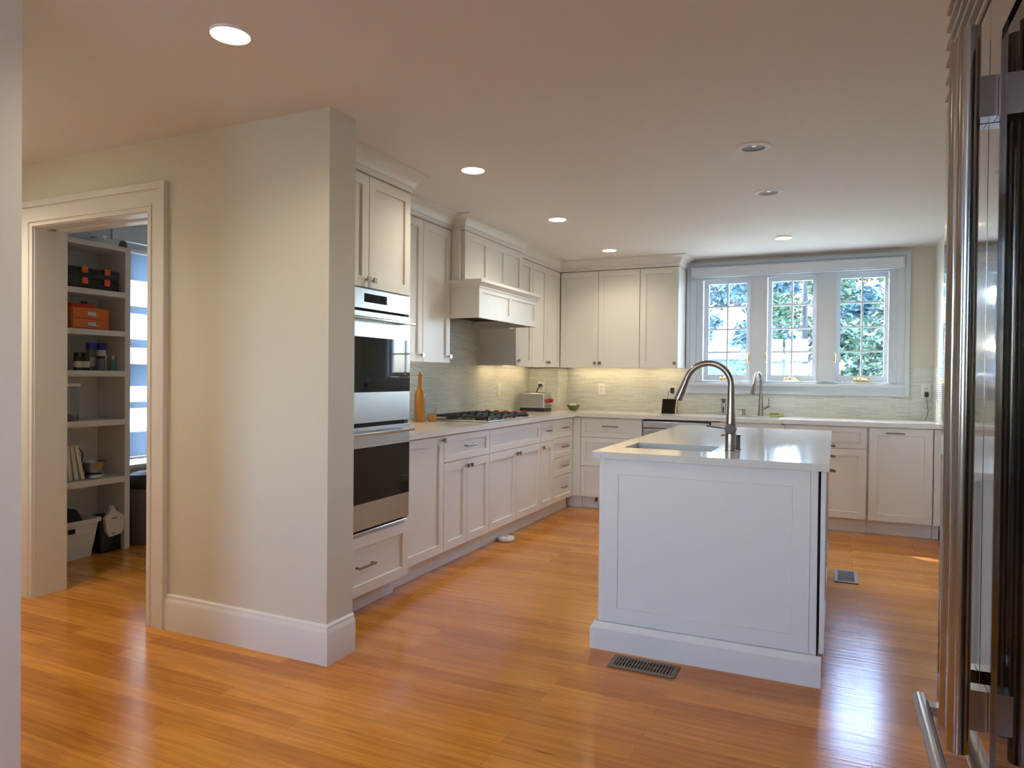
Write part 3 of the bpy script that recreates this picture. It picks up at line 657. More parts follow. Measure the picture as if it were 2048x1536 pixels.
ts = thing('toaster', 'stainless toaster with red knobs in the corner of the counter', 'toaster', (.20, -.56, CZ))
tx0, tx1, ty0, ty1 = .068, .336, -.675, -.475
build('base', MB().box(tx0 + .004, tx1 - .004, ty0 + .004, ty1 - .004, CZ, CZ + .033), black, ts, bevel=.003)
build('shell', MB().box(tx0, tx1, ty0, ty1, CZ + .0335, CZ + .183), steel, ts, bevel=.012, seg=3)
build('slot', MB().box(tx0 + .03, tx1 - .03, ty0 + .045, ty0 + .075, CZ + .1825, CZ + .185).box(tx0 + .03, tx1 - .03, ty0 + .125, ty0 + .155, CZ + .1825, CZ + .185), black, ts)
build('end_strip', MB().box(tx1 - .004, tx1 + .003, ty0 + .015, ty0 + .030, CZ + .045, CZ + .17).box(tx1 - .004, tx1 + .003, ty1 - .030, ty1 - .015, CZ + .045, CZ + .17), chrome, ts)
for yk in (ty0 + .045, ty1 - .040):
    plabel(build('knob', MB().lathe([(.019, 0), (.021, .006), (.018, .026), (.008, .028)], (tx1 + .0005, yk, CZ + .105), 18, 'x'), redk, ts), 'dark red knob')
def outlet(x, y, z, face, label, kind='outlet', lab2=None):
    r_ = thing('wall_outlet' if kind == 'outlet' else 'light_switch', label, 'wall outlet' if kind == 'outlet' else 'light switch', (x, y, z))
    if face == 'x': B = lambda a0, a1, d0, d1, z0, z1: MB().box(x + d0, x + d1, y + a0, y + a1, z + z0, z + z1)
    else: B = lambda a0, a1, d0, d1, z0, z1: MB().box(x + a0, x + a1, y - d1, y - d0, z + z0, z + z1)
    build('cover_plate', B(-.036, .036, .0005, .006, -.058, .058), plate, r_, bevel=.0015)
    if kind == 'switch': build('rocker', B(-.016, .016, .006, .009, -.033, .033), whitepl, r_, bevel=.001)
    else:
        for s_ in (-1, 1):
            q = build('socket', B(-.017, .017, .006, .0078, s_ * .020 - .014, s_ * .020 + .014), whitepl, r_)
            m_ = B(-.008, -.006, .0078, .0083, s_ * .020 - .004, s_ * .020 + .006); m2 = B(.006, .008, .0078, .0083, s_ * .020 - .004, s_ * .020 + .006)
            n0 = len(m_.v); m_.v += m2.v; m_.f += [tuple(i + n0 for i in f_) for f_ in m2.f]
            build('slots', m_, dark, q)
outlet(.008, -1.015, 1.132, 'x', 'cream switch plate on the tiled left wall behind the cooktop', 'switch')
outlet(.150, -.303, 1.150, 'y', 'white outlet in the corner above the toaster')
outlet(.706, -.008, 1.135, 'y', 'cream outlet on the back wall tiles under the paired-door cabinet')
outlet(1.440, -.008, 1.120, 'y', 'white outlet above the black smart display')
outlet(3.610, -.008, 1.165, 'y', 'white outlet on the tiles at the far right of the window')
cd_ = tag(build('power_cord', MB().box(.130, .162, -.334, -.3115, 1.158, 1.182).tube([(.138, -.33, 1.165), (.128, -.345, 1.13), (.115, -.372, 1.08), (.105, -.41, 1.02), (.10, -.44, .97), (.10, -.468, .945)], .005, 8), black), 'black power cord plugged in above the toaster', 'power cord')
ad = tag(build('plug_adapter', MB().box(1.424, 1.456, -.052, -.0165, 1.105, 1.160).tube([(1.425, -.045, 1.15), (1.405, -.05, 1.12), (1.398, -.06, 1.05), (1.395, -.09, .98), (1.41, -.125, .95)], .0022, 6), black), 'black plug adapter and thin cable in the outlet above the smart display', 'power adapter')
ad2 = tag(build('charger', MB().box(3.600, 3.628, -.050, -.0165, 1.115, 1.158).tube([(3.614, -.035, 1.115), (3.618, -.035, 1.05), (3.628, -.03, 1.0), (3.620, -.035, .95), (3.605, -.05, .918)], .0022, 6), black), 'black phone charger hanging from the outlet at the far right of the window', 'charger')

bw = thing('green_bowl', 'green bowl of garlic on the counter near the back corner', 'bowl', (.47, -.215, CZ))
build('dish', MB().lathe([(.030, 0), (.034, .003), (.052, .022), (.068, .052), (.066, .054), (.050, .026), (.020, .008)], (.47, -.215, CZ), 32), green, bw)
for k, (gx, gy, gz, gr_) in enumerate(((.45, -.225, .046, .023), (.485, -.215, .046, .022), (.468, -.190, .045, .021), (.47, -.235, .050, .018))):
    g_ = tag(build('garlic_bulb', MB().lathe([(.002, -gr_ * .8), (gr_ * .7, -gr_ * .6), (gr_, -.001), (gr_ * .75, gr_ * .5), (.004, gr_ * .9), (.002, gr_ * 1.25)], (gx, gy, CZ + gz), 14), garlic), 'white garlic bulb heaped in the green bowl', 'garlic', 'garlic bulbs in the green bowl')

# ---- back counter things
sdp = thing('smart_display', 'small black smart display with copper sides on the back counter', 'smart display', (1.452, -.21, CZ))
mb = MB().prism([(-.055, 0), (.045, 0), (.020, .138), (.000, .138)], 1.388, 1.516, 'x')
mb.v = [(p[0], p[1] - .215, p[2] + CZ) for p in mb.v]
build('screen', mb, blackglass, sdp, smooth=False)
mb = MB().prism([(-.058, 0), (.048, 0), (.024, .140), (-.003, .140)], 1.380, 1.387, 'x').prism([(-.058, 0), (.048, 0), (.024, .140), (-.003, .140)], 1.517, 1.524, 'x')
mb.v = [(p[0], p[1] - .215, p[2] + CZ) for p in mb.v]
build('side_panel', mb, copper, sdp, smooth=False)
so_ = thing('soap_dispenser', 'tall stainless soap dispenser half hidden behind the island faucet', 'soap dispenser', (1.945, -.11, CZ))
build('body', MB().box(1.922, 1.962, -.135, -.085, CZ, CZ + .115), nickel, so_, bevel=.006)
build('head', MB().lathe([(.012, .1155), (.018, .125), (.020, .146), (.010, .150)], (1.942, -.11, CZ), 16).tube([(1.942, -.11, CZ + .14), (1.925, -.14, CZ + .140)], .006, 8), nickeldk, so_)
build('panel', MB().box(1.934, 1.950, -.138, -.1355, CZ + .012, CZ + .07), black, so_)

# back faucet
bf = thing('window_faucet', 'slim brushed nickel gooseneck faucet under the kitchen window', 'faucet', (2.275, -.115, CZ))
fx, fy = 2.275, -.115
pts = [(fx, fy, CZ + .03), (fx, fy, CZ + .20), (fx, fy, CZ + .31)]
for k in range(1, 12):
    a = PI * k / 12 * 1.0; pts.append((fx - .018 * (1 - math.cos(a)) , fy - .085 * (1 - math.cos(a)), CZ + .31 + .090 * math.sin(a)))
pts += [(fx - .042, fy - .188, CZ + .29)]
build('column', MB().tube([(fx, fy, CZ), (fx, fy, CZ + .012), (fx, fy, CZ + .03), (fx, fy, CZ + .20)], [.024, .024, .021, .0155], 20), nickel, bf)
build('neck', MB().tube(pts[1:], .0125, 16), nickel, bf)
build('spray_head', MB().tube([(fx - .042, fy - .188, CZ + .292), (fx - .048, fy - .194, CZ + .25), (fx - .054, fy - .200, CZ + .195)], [.0145, .018, .021], 18), nickel, bf)
build('lever', MB().tube([(fx + .012, fy, CZ + .060), (fx + .078, fy - .005, CZ + .095)], [.013, .011], 12).tube([(fx + .068, fy - .004, CZ + .09), (fx + .070, fy - .004, CZ + .115), (fx + .068, fy - .004, CZ + .165)], [.005, .0045, .004], 8), nickel, bf)
sp2 = thing('counter_soap_pump', 'small nickel soap pump left of the slim window faucet', 'soap pump', (2.125, -.115, CZ))
build('body', MB().lathe([(.020, 0), (.020, .004), (.014, .006), (.0135, .045), (.015, .046), (.015, .056)], (2.125, -.115, CZ), 18), nickel, sp2)
build('spout', MB().tube([(2.125, -.115, CZ + .050), (2.075, -.130, CZ + .046)], [.006, .0045], 8), nickel, sp2)
spg = thing('sponge', 'green and yellow sponge on the counter right of the window faucet', 'sponge', (2.415, -.13, CZ))
build('foam', MB().box(2.355, 2.475, -.165, -.10, CZ, CZ + .016), sponge_g, spg, bevel=.004)
build('scourer', MB().box(2.357, 2.440, -.163, -.102, CZ + .0165, CZ + .024), sponge_d, spg, bevel=.002)


sink('back_sink', 'undermount steel sink in the back counter below the window', BH[0], BH[1], BH[2], BH[3], 0.878, .19)

# ================================================================ ISLAND FAUCET
IZ = .9145
fx, fy = 2.452, -3.530
fa = thing('island_faucet', 'large dark nickel pull-down gooseneck faucet on the island', 'faucet', (fx, fy, IZ))
build('base', MB().lathe([(.0265, 0), (.0265, .004), (.0240, .006), (.0240, .088), (.0230, .092)], (fx, fy, IZ), 32), nickel, fa)
build('column', MB().lathe([(.0225, .120), (.0225, .135), (.0185, .19), (.0165, .25), (.0155, .31)], (fx, fy, IZ), 32), nickel, fa)
A_ = .106
pts = [(fx, fy, IZ + .3095)]
for k in range(0, 19):
    a = math.radians(158) * k / 18; pts.append((fx - A_ + A_ * math.cos(a), fy, IZ + .3096 + A_ * math.sin(a)))
a = math.radians(158); ex, ez = pts[-1][0], pts[-1][2]; dx, dz_ = -math.sin(a), math.cos(a)
pts = pts[1:]
pts.append((ex + dx * .02, fy, ez + dz_ * .02))
build('neck', MB().tube(pts, .0145, 24), nickel, fa)
p0 = (ex + dx * .0205, fy, ez + dz_ * .0205)
P_ = lambda s_: (p0[0] + dx * s_, fy, p0[2] + dz_ * s_)
sh_ = build('spray_head', MB().tube([P_(0), P_(.03), P_(.07), P_(.098), P_(.100)], [.0150, .0165, .0190, .0205, .018], 24), nickel, fa)
build('button', MB().tube([(P_(.045)[0] + .0165, fy, P_(.045)[2] + .006), (P_(.078)[0] + .0195, fy, P_(.078)[2] + .006)], [.0055, .0055], 8), chrome, sh_)
build('valve', MB().lathe([(.006, -.0275), (.0225, -.026), (.0250, -.020), (.0250, .020), (.023, .024)], (fx, fy, IZ + .104), 32, 'y'), valvem, fa)
build('lever', MB().tube([(fx - .022, fy - .012, IZ + .106), (fx - .06, fy - .014, IZ + .111), (fx - .108, fy - .016, IZ + .116)], [.0035, .0045, .0055], 10), nickeldk, fa)
ids = thing('island_soap_dispenser', 'small dark soap pump right behind the island faucet', 'soap pump', (2.474, -3.435, IZ))
build('body', MB().lathe([(.018, 0), (.018, .004), (.012, .006), (.012, .060), (.014, .062), (.014, .072)], (2.474, -3.435, IZ), 16), nickeldk, ids)
build('spout', MB().tube([(2.474, -3.435, IZ + .068), (2.40, -3.435, IZ + .066), (2.398, -3.435, IZ + .062)], [.005, .004, .006], 8), nickeldk, ids)

# ================================================================ FLOOR ITEMS
def vent(label, x0, x1, y0, y1, along):
    r_ = thing('floor_vent', label, 'floor vent', ((x0 + x1) / 2, (y0 + y1) / 2, 0))
    z = .0012; t_ = .005; b_ = .022
    build('frame', MB().box(x0, x1, y0, y0 + b_, z, z + t_).box(x0, x1, y1 - b_, y1, z, z + t_).box(x0, x0 + b_, y0 + b_, y1 - b_, z, z + t_).box(x1 - b_, x1, y0 + b_, y1 - b_, z, z + t_), ventm, r_, bevel=.0012)
    build('duct', MB().box(x0 + b_, x1 - b_, y0 + b_, y1 - b_, z, z + .001), ventd, r_)
    mb = MB()
    if along == 'x':
        n_ = 18
        for i in range(n_):
            xx = x0 + b_ + (x1 - x0 - 2 * b_) * (i + .5) / n_; mb.box(xx - .0028, xx + .0028, y0 + b_, y1 - b_, z + .0015, z + t_ - .0005)
        mb.box(x0 + b_, x1 - b_, (y0 + y1) / 2 - .002, (y0 + y1) / 2 + .002, z + .0012, z + t_ - .001)
    else:
        n_ = 16
        for i in range(n_):
            yy = y0 + b_ + (y1 - y0 - 2 * b_) * (i + .5) / n_; mb.box(x0 + b_, x1 - b_, yy - .0028, yy + .0028, z + .0015, z + t_ - .0005)
    build('louvre', mb, ventm, r_)
vent('bronze floor vent in front of the island base', 2.014, 2.306, -4.050, -3.915, 'x')
vent('bronze floor vent on the floor to the right of the island', 2.910, 3.048, -2.195, -1.895, 'y')
dsc = thing('robot_puck', 'round white disc on the floor at the foot of the cooktop cabinet', 'floor sensor', (.625, -2.135, 0))
build('body', MB().lathe([(.060, .001), (.066, .006), (.067, .018), (.062, .028), (.02, .031)], (.625, -2.135, 0), 36), whitepl, dsc)
build('button', MB().lathe([(.010, .0312), (.010, .033)], (.625, -2.135, 0), 14), lampgrey, dsc)
dst = thing('door_stop', 'small dark metal stop on the toe kick beside the island', 'door stop', (.842, -.575, .085))
build('bracket', MB().box(.832, .850, -.575, -.5555, .070, .108), nickeldk, dst)
build('pin', MB().lathe([(.008, -.028), (.008, 0)], (.841, -.5755, .080), 12, 'y'), nickeldk, dst)

# ================================================================ FRIDGE
FXp = 3.123
fg = thing('refrigerator', 'large stainless built-in refrigerator with tubular handles and top grille', 'refrigerator', (3.45, -5.70, 0))
fy0, fy1, fs = -6.32, -5.090, -5.600
build('cabinet', MB().box(3.175, 3.84, fy0, fy1, .10, 2.135), fsteel, fg, bevel=.003)
build('kick_plate', MB().box(3.20, 3.84, fy0 + .01, fy1 - .01, .001, .0995), black, fg)
zb, zt = .585, 1.885
fd = build('freezer_door', MB().box(FXp, 3.174, fs + .002, fy1 - .002, zb, zt), fsteel, fg, bevel=.0025)
plabel(fd, 'stainless freezer door')
# glass fridge door: frame with big pane
rd = build('fridge_door', MB().box(FXp, 3.174, fy0 + .002, fs - .002, .112, zb + .0).box(FXp, 3.174, fs - .090, fs - .002, zb, zt).box(FXp, 3.174, fy0 + .002, fy0 + .09, zb, zt).box(FXp, 3.174, fy0 + .09, fs - .09, zt - .09, zt), fsteel, fg)
plabel(rd, 'framed glass refrigerator door')
build('pane', MB().box(FXp + .004, 3.172, fy0 + .0905, fs - .0905, zb + .001, zt - .0905), blackglass, rd)
dr1 = build('freezer_drawer', MB().box(FXp, 3.174, fs + .002, fy1 - .002, .355, zb - .006), fsteel, fg, bevel=.0025)
dr2 = build('freezer_drawer', MB().box(FXp, 3.174, fs + .002, fy1 - .002, .112, .350), fsteel, fg, bevel=.0025)
def vhandle(parent, y, z0, z1, lab):
    h = build('handle', MB().tube([(3.086, y, z0), (3.086, y, z1)], .0158, 32), hsteel, parent); plabel(h, lab)
    for zz in (z0 + .075, z1 - .115): 
        build('bracket', MB().box(3.098, FXp - .0005, y - .016, y + .016, zz - .032, zz + .032), hsteel, parent)
vhandle(rd, -5.655, .663, 1.818, 'near tubular handle')
vhandle(fd, -5.563, .663, 1.835, 'far tubular handle')
for dr_, zz in ((dr1, .530), (dr2, .290)):
    build('handle', MB().tube([(3.086, fs + .04, zz), (3.086, fy1 - .04, zz)], .0145, 24), hsteel, dr_)
    for yy in (fs + .09, fy1 - .09): build('bracket', MB().box(3.098, FXp - .0005, yy - .016, yy + .016, zz - .010, zz + .010), hsteel, dr_)
mb = MB(); nL = 6; gz0, gz1 = 1.893, 2.130
for i in range(nL):
    za = gz0 + (gz1 - gz0) * i / nL; zc = gz0 + (gz1 - gz0) * (i + 1) / nL
    mb.prism([(3.146, za), (FXp - .003, za + .004), (FXp - .002, za + .016), (3.146, zc - .007), (3.174, zc - .007), (3.174, za)], fy0 + .004, fy1 - .004, 'y')
plabel(build('grille', mb, hsteel, fg, smooth=False), 'louvred top grille')

# ================================================================ PANTRY CONTENTS
PX = -1.68   # shelf fronts
sh = thing('pantry_shelving', 'built-in white pantry shelf unit seen through the doorway', 'shelving', (-1.83, -4.0, 0))
build('side_panel', MB().box(-1.975, PX, -3.620, -3.580, 0, 2.145), trimp, sh)
build('side_panel', MB().box(-1.975, PX, -4.384, -4.345, 0, 2.145), trimp, sh)
build('back_panel', MB().box(-1.998, -1.976, -4.384, -3.580, 0, 2.145), trimp, sh)
build('top_panel', MB().box(-1.975, PX, -4.345, -3.620, 2.112, 2.145), trimp, sh)
SZ = [(1.786, 1.823), (1.512, 1.549), (1.229, 1.269), (.889, .928), (.482, .523)]
for a, b_ in SZ: build('shelf', MB().box(-1.975, PX, -4.3445, -3.6205, a, b_), trimp, sh)
# black organiser cases
def case(z, label):
    r_ = thing('organiser_case', label, 'storage case', (-1.83, -3.87, z))
    mb = MB().box(-1.95, -1.715, -4.15, -3.640, z, z + .040).box(-1.95, -1.715, -4.15, -3.86, z + .040, z + .068).box(-1.95, -1.715, -3.76, -3.640, z + .040, z + .068).box(-1.95, -1.725, -3.86, -3.76, z + .040, z + .062)
    build('body', mb, black, r_, bevel=.003)
    build('clear_lid', MB().box(-1.945, -1.720, -4.14, -3.87, z + .0685, z + .073).box(-1.945, -1.720, -3.75, -3.65, z + .0685, z + .073).box(-1.945, -1.722, -3.87, -3.75, z + .0625, z + .067), clearp, r_)
    for y in (-3.895, -3.735): plabel(build('latch', MB().box(-1.7145, -1.704, y - .020, y + .020, z + .034, z + .076), redorange, r_, bevel=.002), 'orange latch')
case(1.8235, 'black organiser case with orange latches, lower of the two on the top pantry shelf')
case(1.8975, 'black organiser case with orange latches, upper of the two on the top pantry shelf')
# orange drawer box
ob = thing('drawer_box', 'small orange two drawer cabinet on the second pantry shelf', 'drawer box', (-1.83, -3.85, 1.5495))
build('body', MB().box(-1.94, -1.722, -3.98, -3.712, 1.5495, 1.697), orange, ob, bevel=.002)
for k in range(2):
    z = 1.556 + k * .069
    d_ = build('drawer', MB().box(-1.7215, -1.713, -3.975, -3.718, z, z + .063), orange, ob, bevel=.002)
    build('handle', MB().box(-1.7125, -1.690, -3.865, -3.805, z + .016, z + .020).box(-1.7125, -1.708, -3.875, -3.815, z + .020, z + .043), whitepl, d_)
rb = tag(build('red_pouch', MB().box(-1.90, -1.735, -3.98, -3.80, 1.6975, 1.722), redpl, bevel=.010), 'flat red case lying on top of the orange drawer cabinet', 'case')
bk = tag(build('black_tin', MB().lathe([(.022, 0), (.023, .003), (.022, .020), (.006, .022)], (-1.79, -3.845, 1.7225), 16), black), 'small black round tin on the flat red case', 'tin')
# jars and bottles on third shelf
for k, (x, y) in enumerate(((-1.735, -3.925), (-1.745, -3.865))):
    r_ = thing('spice_jar', ('dark spice jar at the left end of the third pantry shelf', 'dark spice jar second from the left on the third pantry shelf')[k], 'jar', (x, y, 1.5 - .231 + .0005))
    z = 1.2695
    build('glass', MB().lathe([(.025, 0), (.027, .004), (.027, .085), (.022, .095)], (x, y, z), 18), amber, r_)
    build('label', MB().lathe([(.0274, .020), (.0274, .062)], (x, y, z), 18), cream, r_)
    build('lid', MB().lathe([(.0235, .0955), (.0235, .118), (.020, .120)], (x, y, z), 18), black, r_)
for k, (x, y) in enumerate(((-1.80, -3.79), (-1.79, -3.72))):
    r_ = thing('bottle', ('clear bottle with a blue cap, left one at the back of the third pantry shelf', 'clear bottle with a blue cap, right one at the back of the third pantry shelf')[k], 'bottle', (x, y, 1.2695))
    z = 1.2695
    build('body', MB().lathe([(.032, 0), (.034, .004), (.034, .11), (.028, .135), (.026, .145)], (x, y, z), 20), whitepl if k else clearp, r_)
    build('label', MB().lathe([(.0345, .03), (.0345, .09)], (x, y, z), 20), cream, r_)
    build('cap', MB().lathe([(.030, .1455), (.030, .190), (.026, .193)], (x, y, z), 20), blue, r_)
r_ = thing('spray_bottle', 'slim teal bottle at the right end of the third pantry shelf', 'bottle', (-1.735, -3.672, 1.2695))
build('body', MB().lathe([(.016, 0), (.017, .003), (.017, .065), (.010, .078)], (-1.735, -3.672, 1.2695), 16), teal, r_)
build('cap', MB().lathe([(.010, .0785), (.009, .105)], (-1.735, -3.672, 1.2695), 12), whitepl, r_)
r_ = thing('glass_jar', 'short lidded jar in front of the blue capped bottles', 'jar', (-1.73, -3.765, 1.2695))
build('body', MB().lathe([(.028, 0), (.030, .003), (.030, .075), (.026, .085)], (-1.73, -3.765, 1.2695), 18), binc, r_)
build('lid', MB().lathe([(.028, .0855), (.028, .100)], (-1.73, -3.765, 1.2695), 18), black, r_)
# clear canister on fourth shelf
r_ = thing('storage_canister', 'tall clear canister with a pale lid on the fourth pantry shelf', 'canister', (-1.76, -3.985, .9285))
build('wall', MB().box(-1.815, -1.71, -4.04, -3.925, .929, 1.160), clearp, r_, bevel=.010)
build('lid', MB().box(-1.82, -1.705, -4.045, -3.92, 1.1605, 1.186), whitepl, r_, bevel=.006)
build('contents', MB().lathe([(.046, .004), (.048, .02), (.040, .038), (.012, .048)], (-1.762, -3.983, .929), 14), amber, r_)
# fifth shelf: books, tray lid, scale with bowl
for k, (y, tl_, m_) in enumerate(((-4.010, -.10, cream), (-3.968, -.15, cream), (-3.925, -.20, cream))):
    mb = MB().box(-1.92, -1.735, -.013, .013, 0, .238)
    lo = 0
    Mx = Matrix.Translation((0, y + .04, .5245 + .004)) @ Matrix.Rotation(-tl_ * 1.0, 4, 'X')
    o = tag(build('cookbook', mb.tf(Mx), m_, bevel=.002), ('leaning cream book at the left of the fifth pantry shelf', 'leaning cream book, middle one of three on the fifth pantry shelf', 'leaning cream book nearest the steel bowl on the fifth pantry shelf')[k], 'book', 'leaning books on the fifth pantry shelf')
r_ = thing('kitchen_scale', 'silver kitchen scale on the fifth pantry shelf', 'kitchen scale', (-1.78, -3.765, .5235))
build('base', MB().lathe([(.070, .001), (.074, .006), (.070, .026), (.050, .032)], (-1.79, -3.775, .5235), 28), steel, r_)
r_ = tag(build('steel_bowl', MB().lathe([(.045, .033), (.055, .036), (.072, .070), (.082, .108), (.086, .112), (.084, .114), (.070, .072), (.050, .042), (.01, .040)], (-1.79, -3.775, .5235), 32), steel), 'shiny steel bowl sitting on the kitchen scale', 'bowl')
r_ = tag(build('wire_rack', MB().tube([(-1.80, -3.905, .5245), (-1.80, -3.892, .68), (-1.80, -3.87, .735), (-1.80, -3.845, .70), (-1.80, -3.862, .55)], .004, 8), black), 'black wire hook behind the leaning books', 'wire rack')
# bottom: basket and litter bin
def basket():
    r_ = thing('laundry_basket', 'white plastic basket on the pantry floor', 'basket', (-1.80, -3.95, 0))
    Z = .26
    def ring(x0, x1, y0, y1, z, c=.02): return [(x0 + c, y0, z), (x1 - c, y0, z), (x1, y0 + c, z), (x1, y1 - c, z), (x1 - c, y1, z), (x0 + c, y1, z), (x0, y1 - c, z), (x0, y0 + c, z)]
    mb = MB().loft([ring(-1.94, -1.70, -4.17, -3.84, .0015), ring(-1.955, -1.670, -4.20, -3.800, Z), ring(-1.950, -1.676, -4.195, -3.806, Z), ring(-1.935, -1.706, -4.165, -3.846, .006)])
    build('tub', mb, whitepl, r_)
    build('rim', MB().loft([ring(-1.962, -1.660, -4.21, -3.792, Z - .022), ring(-1.962, -1.660, -4.21, -3.792, Z + .002), ring(-1.950, -1.674, -4.196, -3.806, Z + .002), ring(-1.952, -1.672, -4.198, -3.804, Z - .022), ring(-1.962, -1.660, -4.21, -3.792, Z - .022)], cap=False), whitepl, r_)
    build('handle_hole', MB().box(-1.6695, -1.664, -4.03, -3.985, Z - .075, Z - .045), dark, r_)
    for k in range(6):
        zz = .03 + k * .026; xo = -1.70 + (.03) * zz / Z
        build('slot', MB().box(xo + .0006, xo + .002, -3.98, -3.86, zz, zz + .003), cream, r_)
basket()
cl_ = tag(build('folded_cloth', MB().loft([[(-1.82 + a * math.cos(2 * PI * i / 20), -4.0 + c * math.sin(2 * PI * i / 20), z + .008 * math.sin(3 * i)) for i in range(20)] for a, c, z in ((.085, .10, .02), (.11, .14, .15), (.115, .15, .25), (.09, .12, .31), (.03, .05, .33))]), darkfab), 'dark cloth heaped in the white pantry basket', 'cloth')
lb = thing('food_bin', 'dark container with a white flip front beside the white basket', 'container', (-1.79, -3.70, 0))
build('body', MB().box(-1.90, -1.70, -3.785, -3.630, .0015, .245), navy, lb, bevel=.01)
poly = [(-3.772, .245), (-3.735, .285), (-3.722, .330), (-3.708, .330), (-3.690, .290), (-3.628, .245), (-3.632, .150), (-3.655, .120), (-3.735, .110), (-3.760, .150)]
build('front_flap', MB().prism(poly, -1.6995, -1.668, 'x'), whitepl, lb, bevel=.004)
build('slot', MB().box(-1.6675, -1.666, -3.725, -3.685, .235, .243).box(-1.6675, -1.666, -3.722, -3.698, .132, .138), lampgrey, lb)
# pantry blind and bin
pb = thing('pantry_blind', 'banded blue and white roller blind covering the pantry window', 'window blind', (-1.96, -2.95, 2.2))
build('fabric', MB().box(-1.9725, -1.970, -3.405, -2.46, .615, 2.19), blindm, pb)
build('tube', MB().tube([(-1.955, -3.43, 2.205), (-1.955, -2.44, 2.205)], .034, 20), wtrim, pb)
build('end_cap', MB().lathe([(.040, 0), (.040, .012)], (-1.955, -3.445, 2.205), 20, 'y'), lampgrey, pb)
build('bottom_bar', MB().box(-1.977, -1.965, -3.41, -2.455, .595, .614), whitepl, pb)
wp = bpy.data.objects.new('window_2', None); COL.objects.link(wp); wp['kind'] = 'structure'; ROOTM[wp.name] = Matrix.Identity(4)
mb = MB().box(-2.08, -2.04, -3.40, -3.35, .56, 2.25).box(-2.08, -2.04, -2.50, -2.45, .56, 2.25).box(-2.08, -2.04, -3.35, -2.50, .56, .61).box(-2.08, -2.04, -3.35, -2.50, 2.20, 2.25).box(-2.08, -2.04, -3.35, -2.50, 1.37, 1.42)
build('sash', mb, wtrim, wp); build('pane', MB().box(-2.062, -2.058, -3.35, -2.50, .61, 2.20), pane_m, wp)
build('sill', MB().box(-1.9995, -1.90, -3.575, -2.40, .535, .562), trimp, wp)
build('head_casing', MB().box(-1.9995, -1.985, -3.50, -2.38, 2.252, 2.36), wtrim, wp)
tb = thing('waste_bin', 'dark lidded waste bin under the pantry window', 'waste bin', (-1.76, -3.40, 0))
build('body', MB().loft([[(-1.76 + r0 * math.cos(2 * PI * i / 28), -3.395 + r0 * math.sin(2 * PI * i / 28), z) for i in range(28)] for r0, z in ((.120, .0015), (.125, .01), (.140, .41))]), binc, tb)
build('lid', MB().lathe([(.146, .412), (.150, .420), (.150, .47), (.130, .51), (.05, .525)], (-1.76, -3.395, 0), 28), black, tb)
pr = thing('curtain_rod', 'thin white rod with a glass finial above the pantry shelves', 'curtain rod', (-1.9, -3.9, 2.25))
build('rod', MB().tube([(-1.93, -4.37, 2.235), (-1.93, -3.62, 2.235)], .007, 10), whitepl, pr)
build('finial', MB().lathe([(.006, 0), (.016, .010), (.016, .020), (.004, .030)], (-1.93, -3.6195, 2.235), 14, 'y'), chrome, pr)
build('bracket', MB().box(-1.9985, -1.925, -3.66, -3.645, 2.225, 2.245).box(-1.9985, -1.925, -4.30, -4.285, 2.225, 2.245), whitepl, pr)

# ================================================================ OUTSIDE
struct('ground', MB().box(-60, 60, 0.35, 90, -1.1, -0.9).box(-60, -2.3, -30, 0.35, -1.1, -0.9).box(4.6, 60, -30, 0.35, -1.1, -0.9).box(-2.3, 4.6, -40, -10.2, -1.1, -0.9), grass)
hs = thing('white_house', 'white gabled house seen through the left window sash', 'house', (-.85, 24, -.9))
hx0, hx1, hy = -1.60, -0.10, 22.0
c_ = (hx0 + hx1) / 2
build('wall', MB().box(hx0, hx1, hy, hy + 7, -.9, 3.55).prism([(hx0, 3.5505), (hx1, 3.5505), (c_, 4.10)], hy, hy + 7, 'y'), siding, hs, smooth=False)
build('roof', MB().prism([(hx0 - .12, 3.47), (c_, 4.115), (hx1 + .12, 3.47), (hx1 + .12, 3.53), (c_, 4.20), (hx0 - .12, 3.53)], hy - .15, hy + 7.2, 'y'), siding, hs, smooth=False)
build('window', MB().box(c_ + .02, c_ + .34, hy - .05, hy - .001, 2.75, 3.45), housed, hs)
h2 = thing('blue_grey_shed', 'blue grey shed in shade below the white house', 'shed', (0, 14, -.9))
build('wall', MB().box(-1.4, 1.62, 14, 16.5, -.9, 1.80), shedm, h2)
build('roof', MB().prism([(-1.5, 1.7505 + .05), (1.70, 1.8005), (1.70, 1.95), (-1.5, 2.02)], 13.85, 16.6, 'y'), roofm, h2, smooth=False)

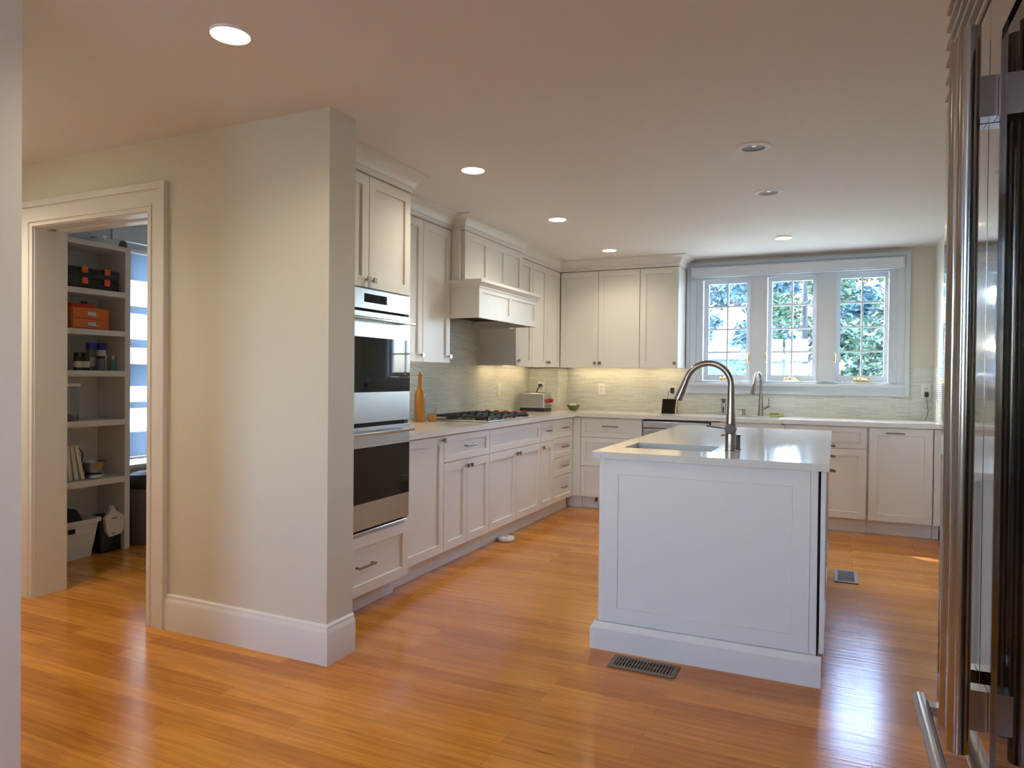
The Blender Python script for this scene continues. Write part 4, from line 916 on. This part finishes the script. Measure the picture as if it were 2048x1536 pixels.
def leaves(mb, c, r, n, s, squash=.8):
    for _ in range(n):
        a = random.random() * 2 * PI; u = random.uniform(-1, 1); q = r * random.random() ** .45
        p = Vector((c[0] + q * math.sqrt(1 - u * u) * math.cos(a), c[1] + q * math.sqrt(1 - u * u) * math.sin(a), c[2] + q * u * squash))
        d1 = Vector((random.uniform(-1, 1), random.uniform(-1, 1), random.uniform(-.6, .6))).normalized(); d2 = d1.cross(Vector((random.uniform(-1, 1), random.uniform(-1, 1), random.uniform(-1, 1)))).normalized()
        ss = s * random.uniform(.6, 1.4); n0 = len(mb.v)
        mb.v += [tuple(p - d1 * ss), tuple(p + d2 * ss * .5), tuple(p + d1 * ss), tuple(p - d2 * ss * .5)]; mb.f.append((n0, n0 + 1, n0 + 2, n0 + 3))
def tree(label, x, y, h, r, n, leafmat, barkm=None, tr=.12, s=.16, low=.45, lean=0.0, branches=7):
    t_ = thing('tree', label, 'tree', (x, y, -.9), group=None)
    mb = MB().tube([(x, y, -.92), (x + lean * .4, y, -.9 + h * .45), (x + lean, y, -.9 + h)], [tr, tr * .75, tr * .25], 9)
    lf = MB()
    for k in range(branches):
        a = random.random() * 2 * PI; z0 = -.9 + h * random.uniform(low, .9); ll = r * random.uniform(.6, 1.0)
        x0_ = x + lean * (z0 + .9) / h
        e = (x0_ + ll * math.cos(a), y + ll * math.sin(a), z0 + ll * random.uniform(.1, .6))
        mb.tube([(x0_, y, z0), ((x0_ + e[0]) / 2, (y + e[1]) / 2, (z0 + e[2]) / 2 + .1), e], [tr * .4, tr * .25, tr * .08], 6)
        leaves(lf, e, r * .42, n // branches, s * 1.35)
    build('trunk', mb, barkm or bark, t_)
    if n: build('crown', lf, leafmat, t_, smooth=False)['kind'] = 'stuff'
tree('dark bare-stemmed tree at the left edge of the left window sash', .02, 8.6, 7.5, .6, 1300, leafb, tr=.13, low=.4, lean=.15, s=.05)
tree('dark trunked tree behind the left side of the middle window sash', 1.78, 4.6, 6.0, .42, 1100, leafb, tr=.055, low=.35, lean=-.12, s=.035)
tree('loose leafy tree behind the middle window sash', 2.30, 9.0, 6.0, 1.15, 7000, leafm, tr=.10, low=.12, s=.055, branches=14)
tree('broad leafy tree behind the right window sash', 4.4, 12.0, 7.5, 1.5, 9000, leafm, tr=.14, low=.08, s=.065, branches=16)
tree('tall dark conifer far behind the right sash', 2.4, 19, 11, 2.0, 7000, leafb, tr=.2, low=.12, s=.10, branches=14)
tree('distant tree rising behind the white house', -3.0, 40, 9.5, 3.0, 2600, leafb, tr=.3, low=.35, s=.2, branches=14)
tree('small pale trunked tree low behind the middle sash', 2.38, 3.0, 2.55, .30, 500, leafl, barkm=palebark, tr=.035, s=.03, low=.55)
def shrub(label, x, y, r, h, n, m_):
    t_ = thing('shrub', label, 'shrub', (x, y, -.9))
    lf = MB(); leaves(lf, (x, y, -.9 + h / 2), r, n, .032, h / 2 / r)
    build('stems', MB().tube([(x, y, -.95), (x + .05, y, -.9 + h * .6)], [.03, .01], 6).tube([(x, y, -.95), (x - .15, y, -.9 + h * .5)], [.03, .01], 6), bark, t_)
    build('foliage', lf, m_, t_, smooth=False)['kind'] = 'stuff'
shrub('light green shrub low behind the right window sash', 3.15, 3.2, .50, 2.15, 3000, leafl)
shrub('green shrub low behind the middle window sash', 2.35, 5.9, .50, 2.3, 2500, leafl)
shrub('dark green shrub at the right side of the left window sash', 1.35, 6.8, .42, 2.9, 2500, leafm)
shrub('broad green shrub beyond the far right of the window', 4.2, 7.0, .9, 3.0, 4000, leafm)
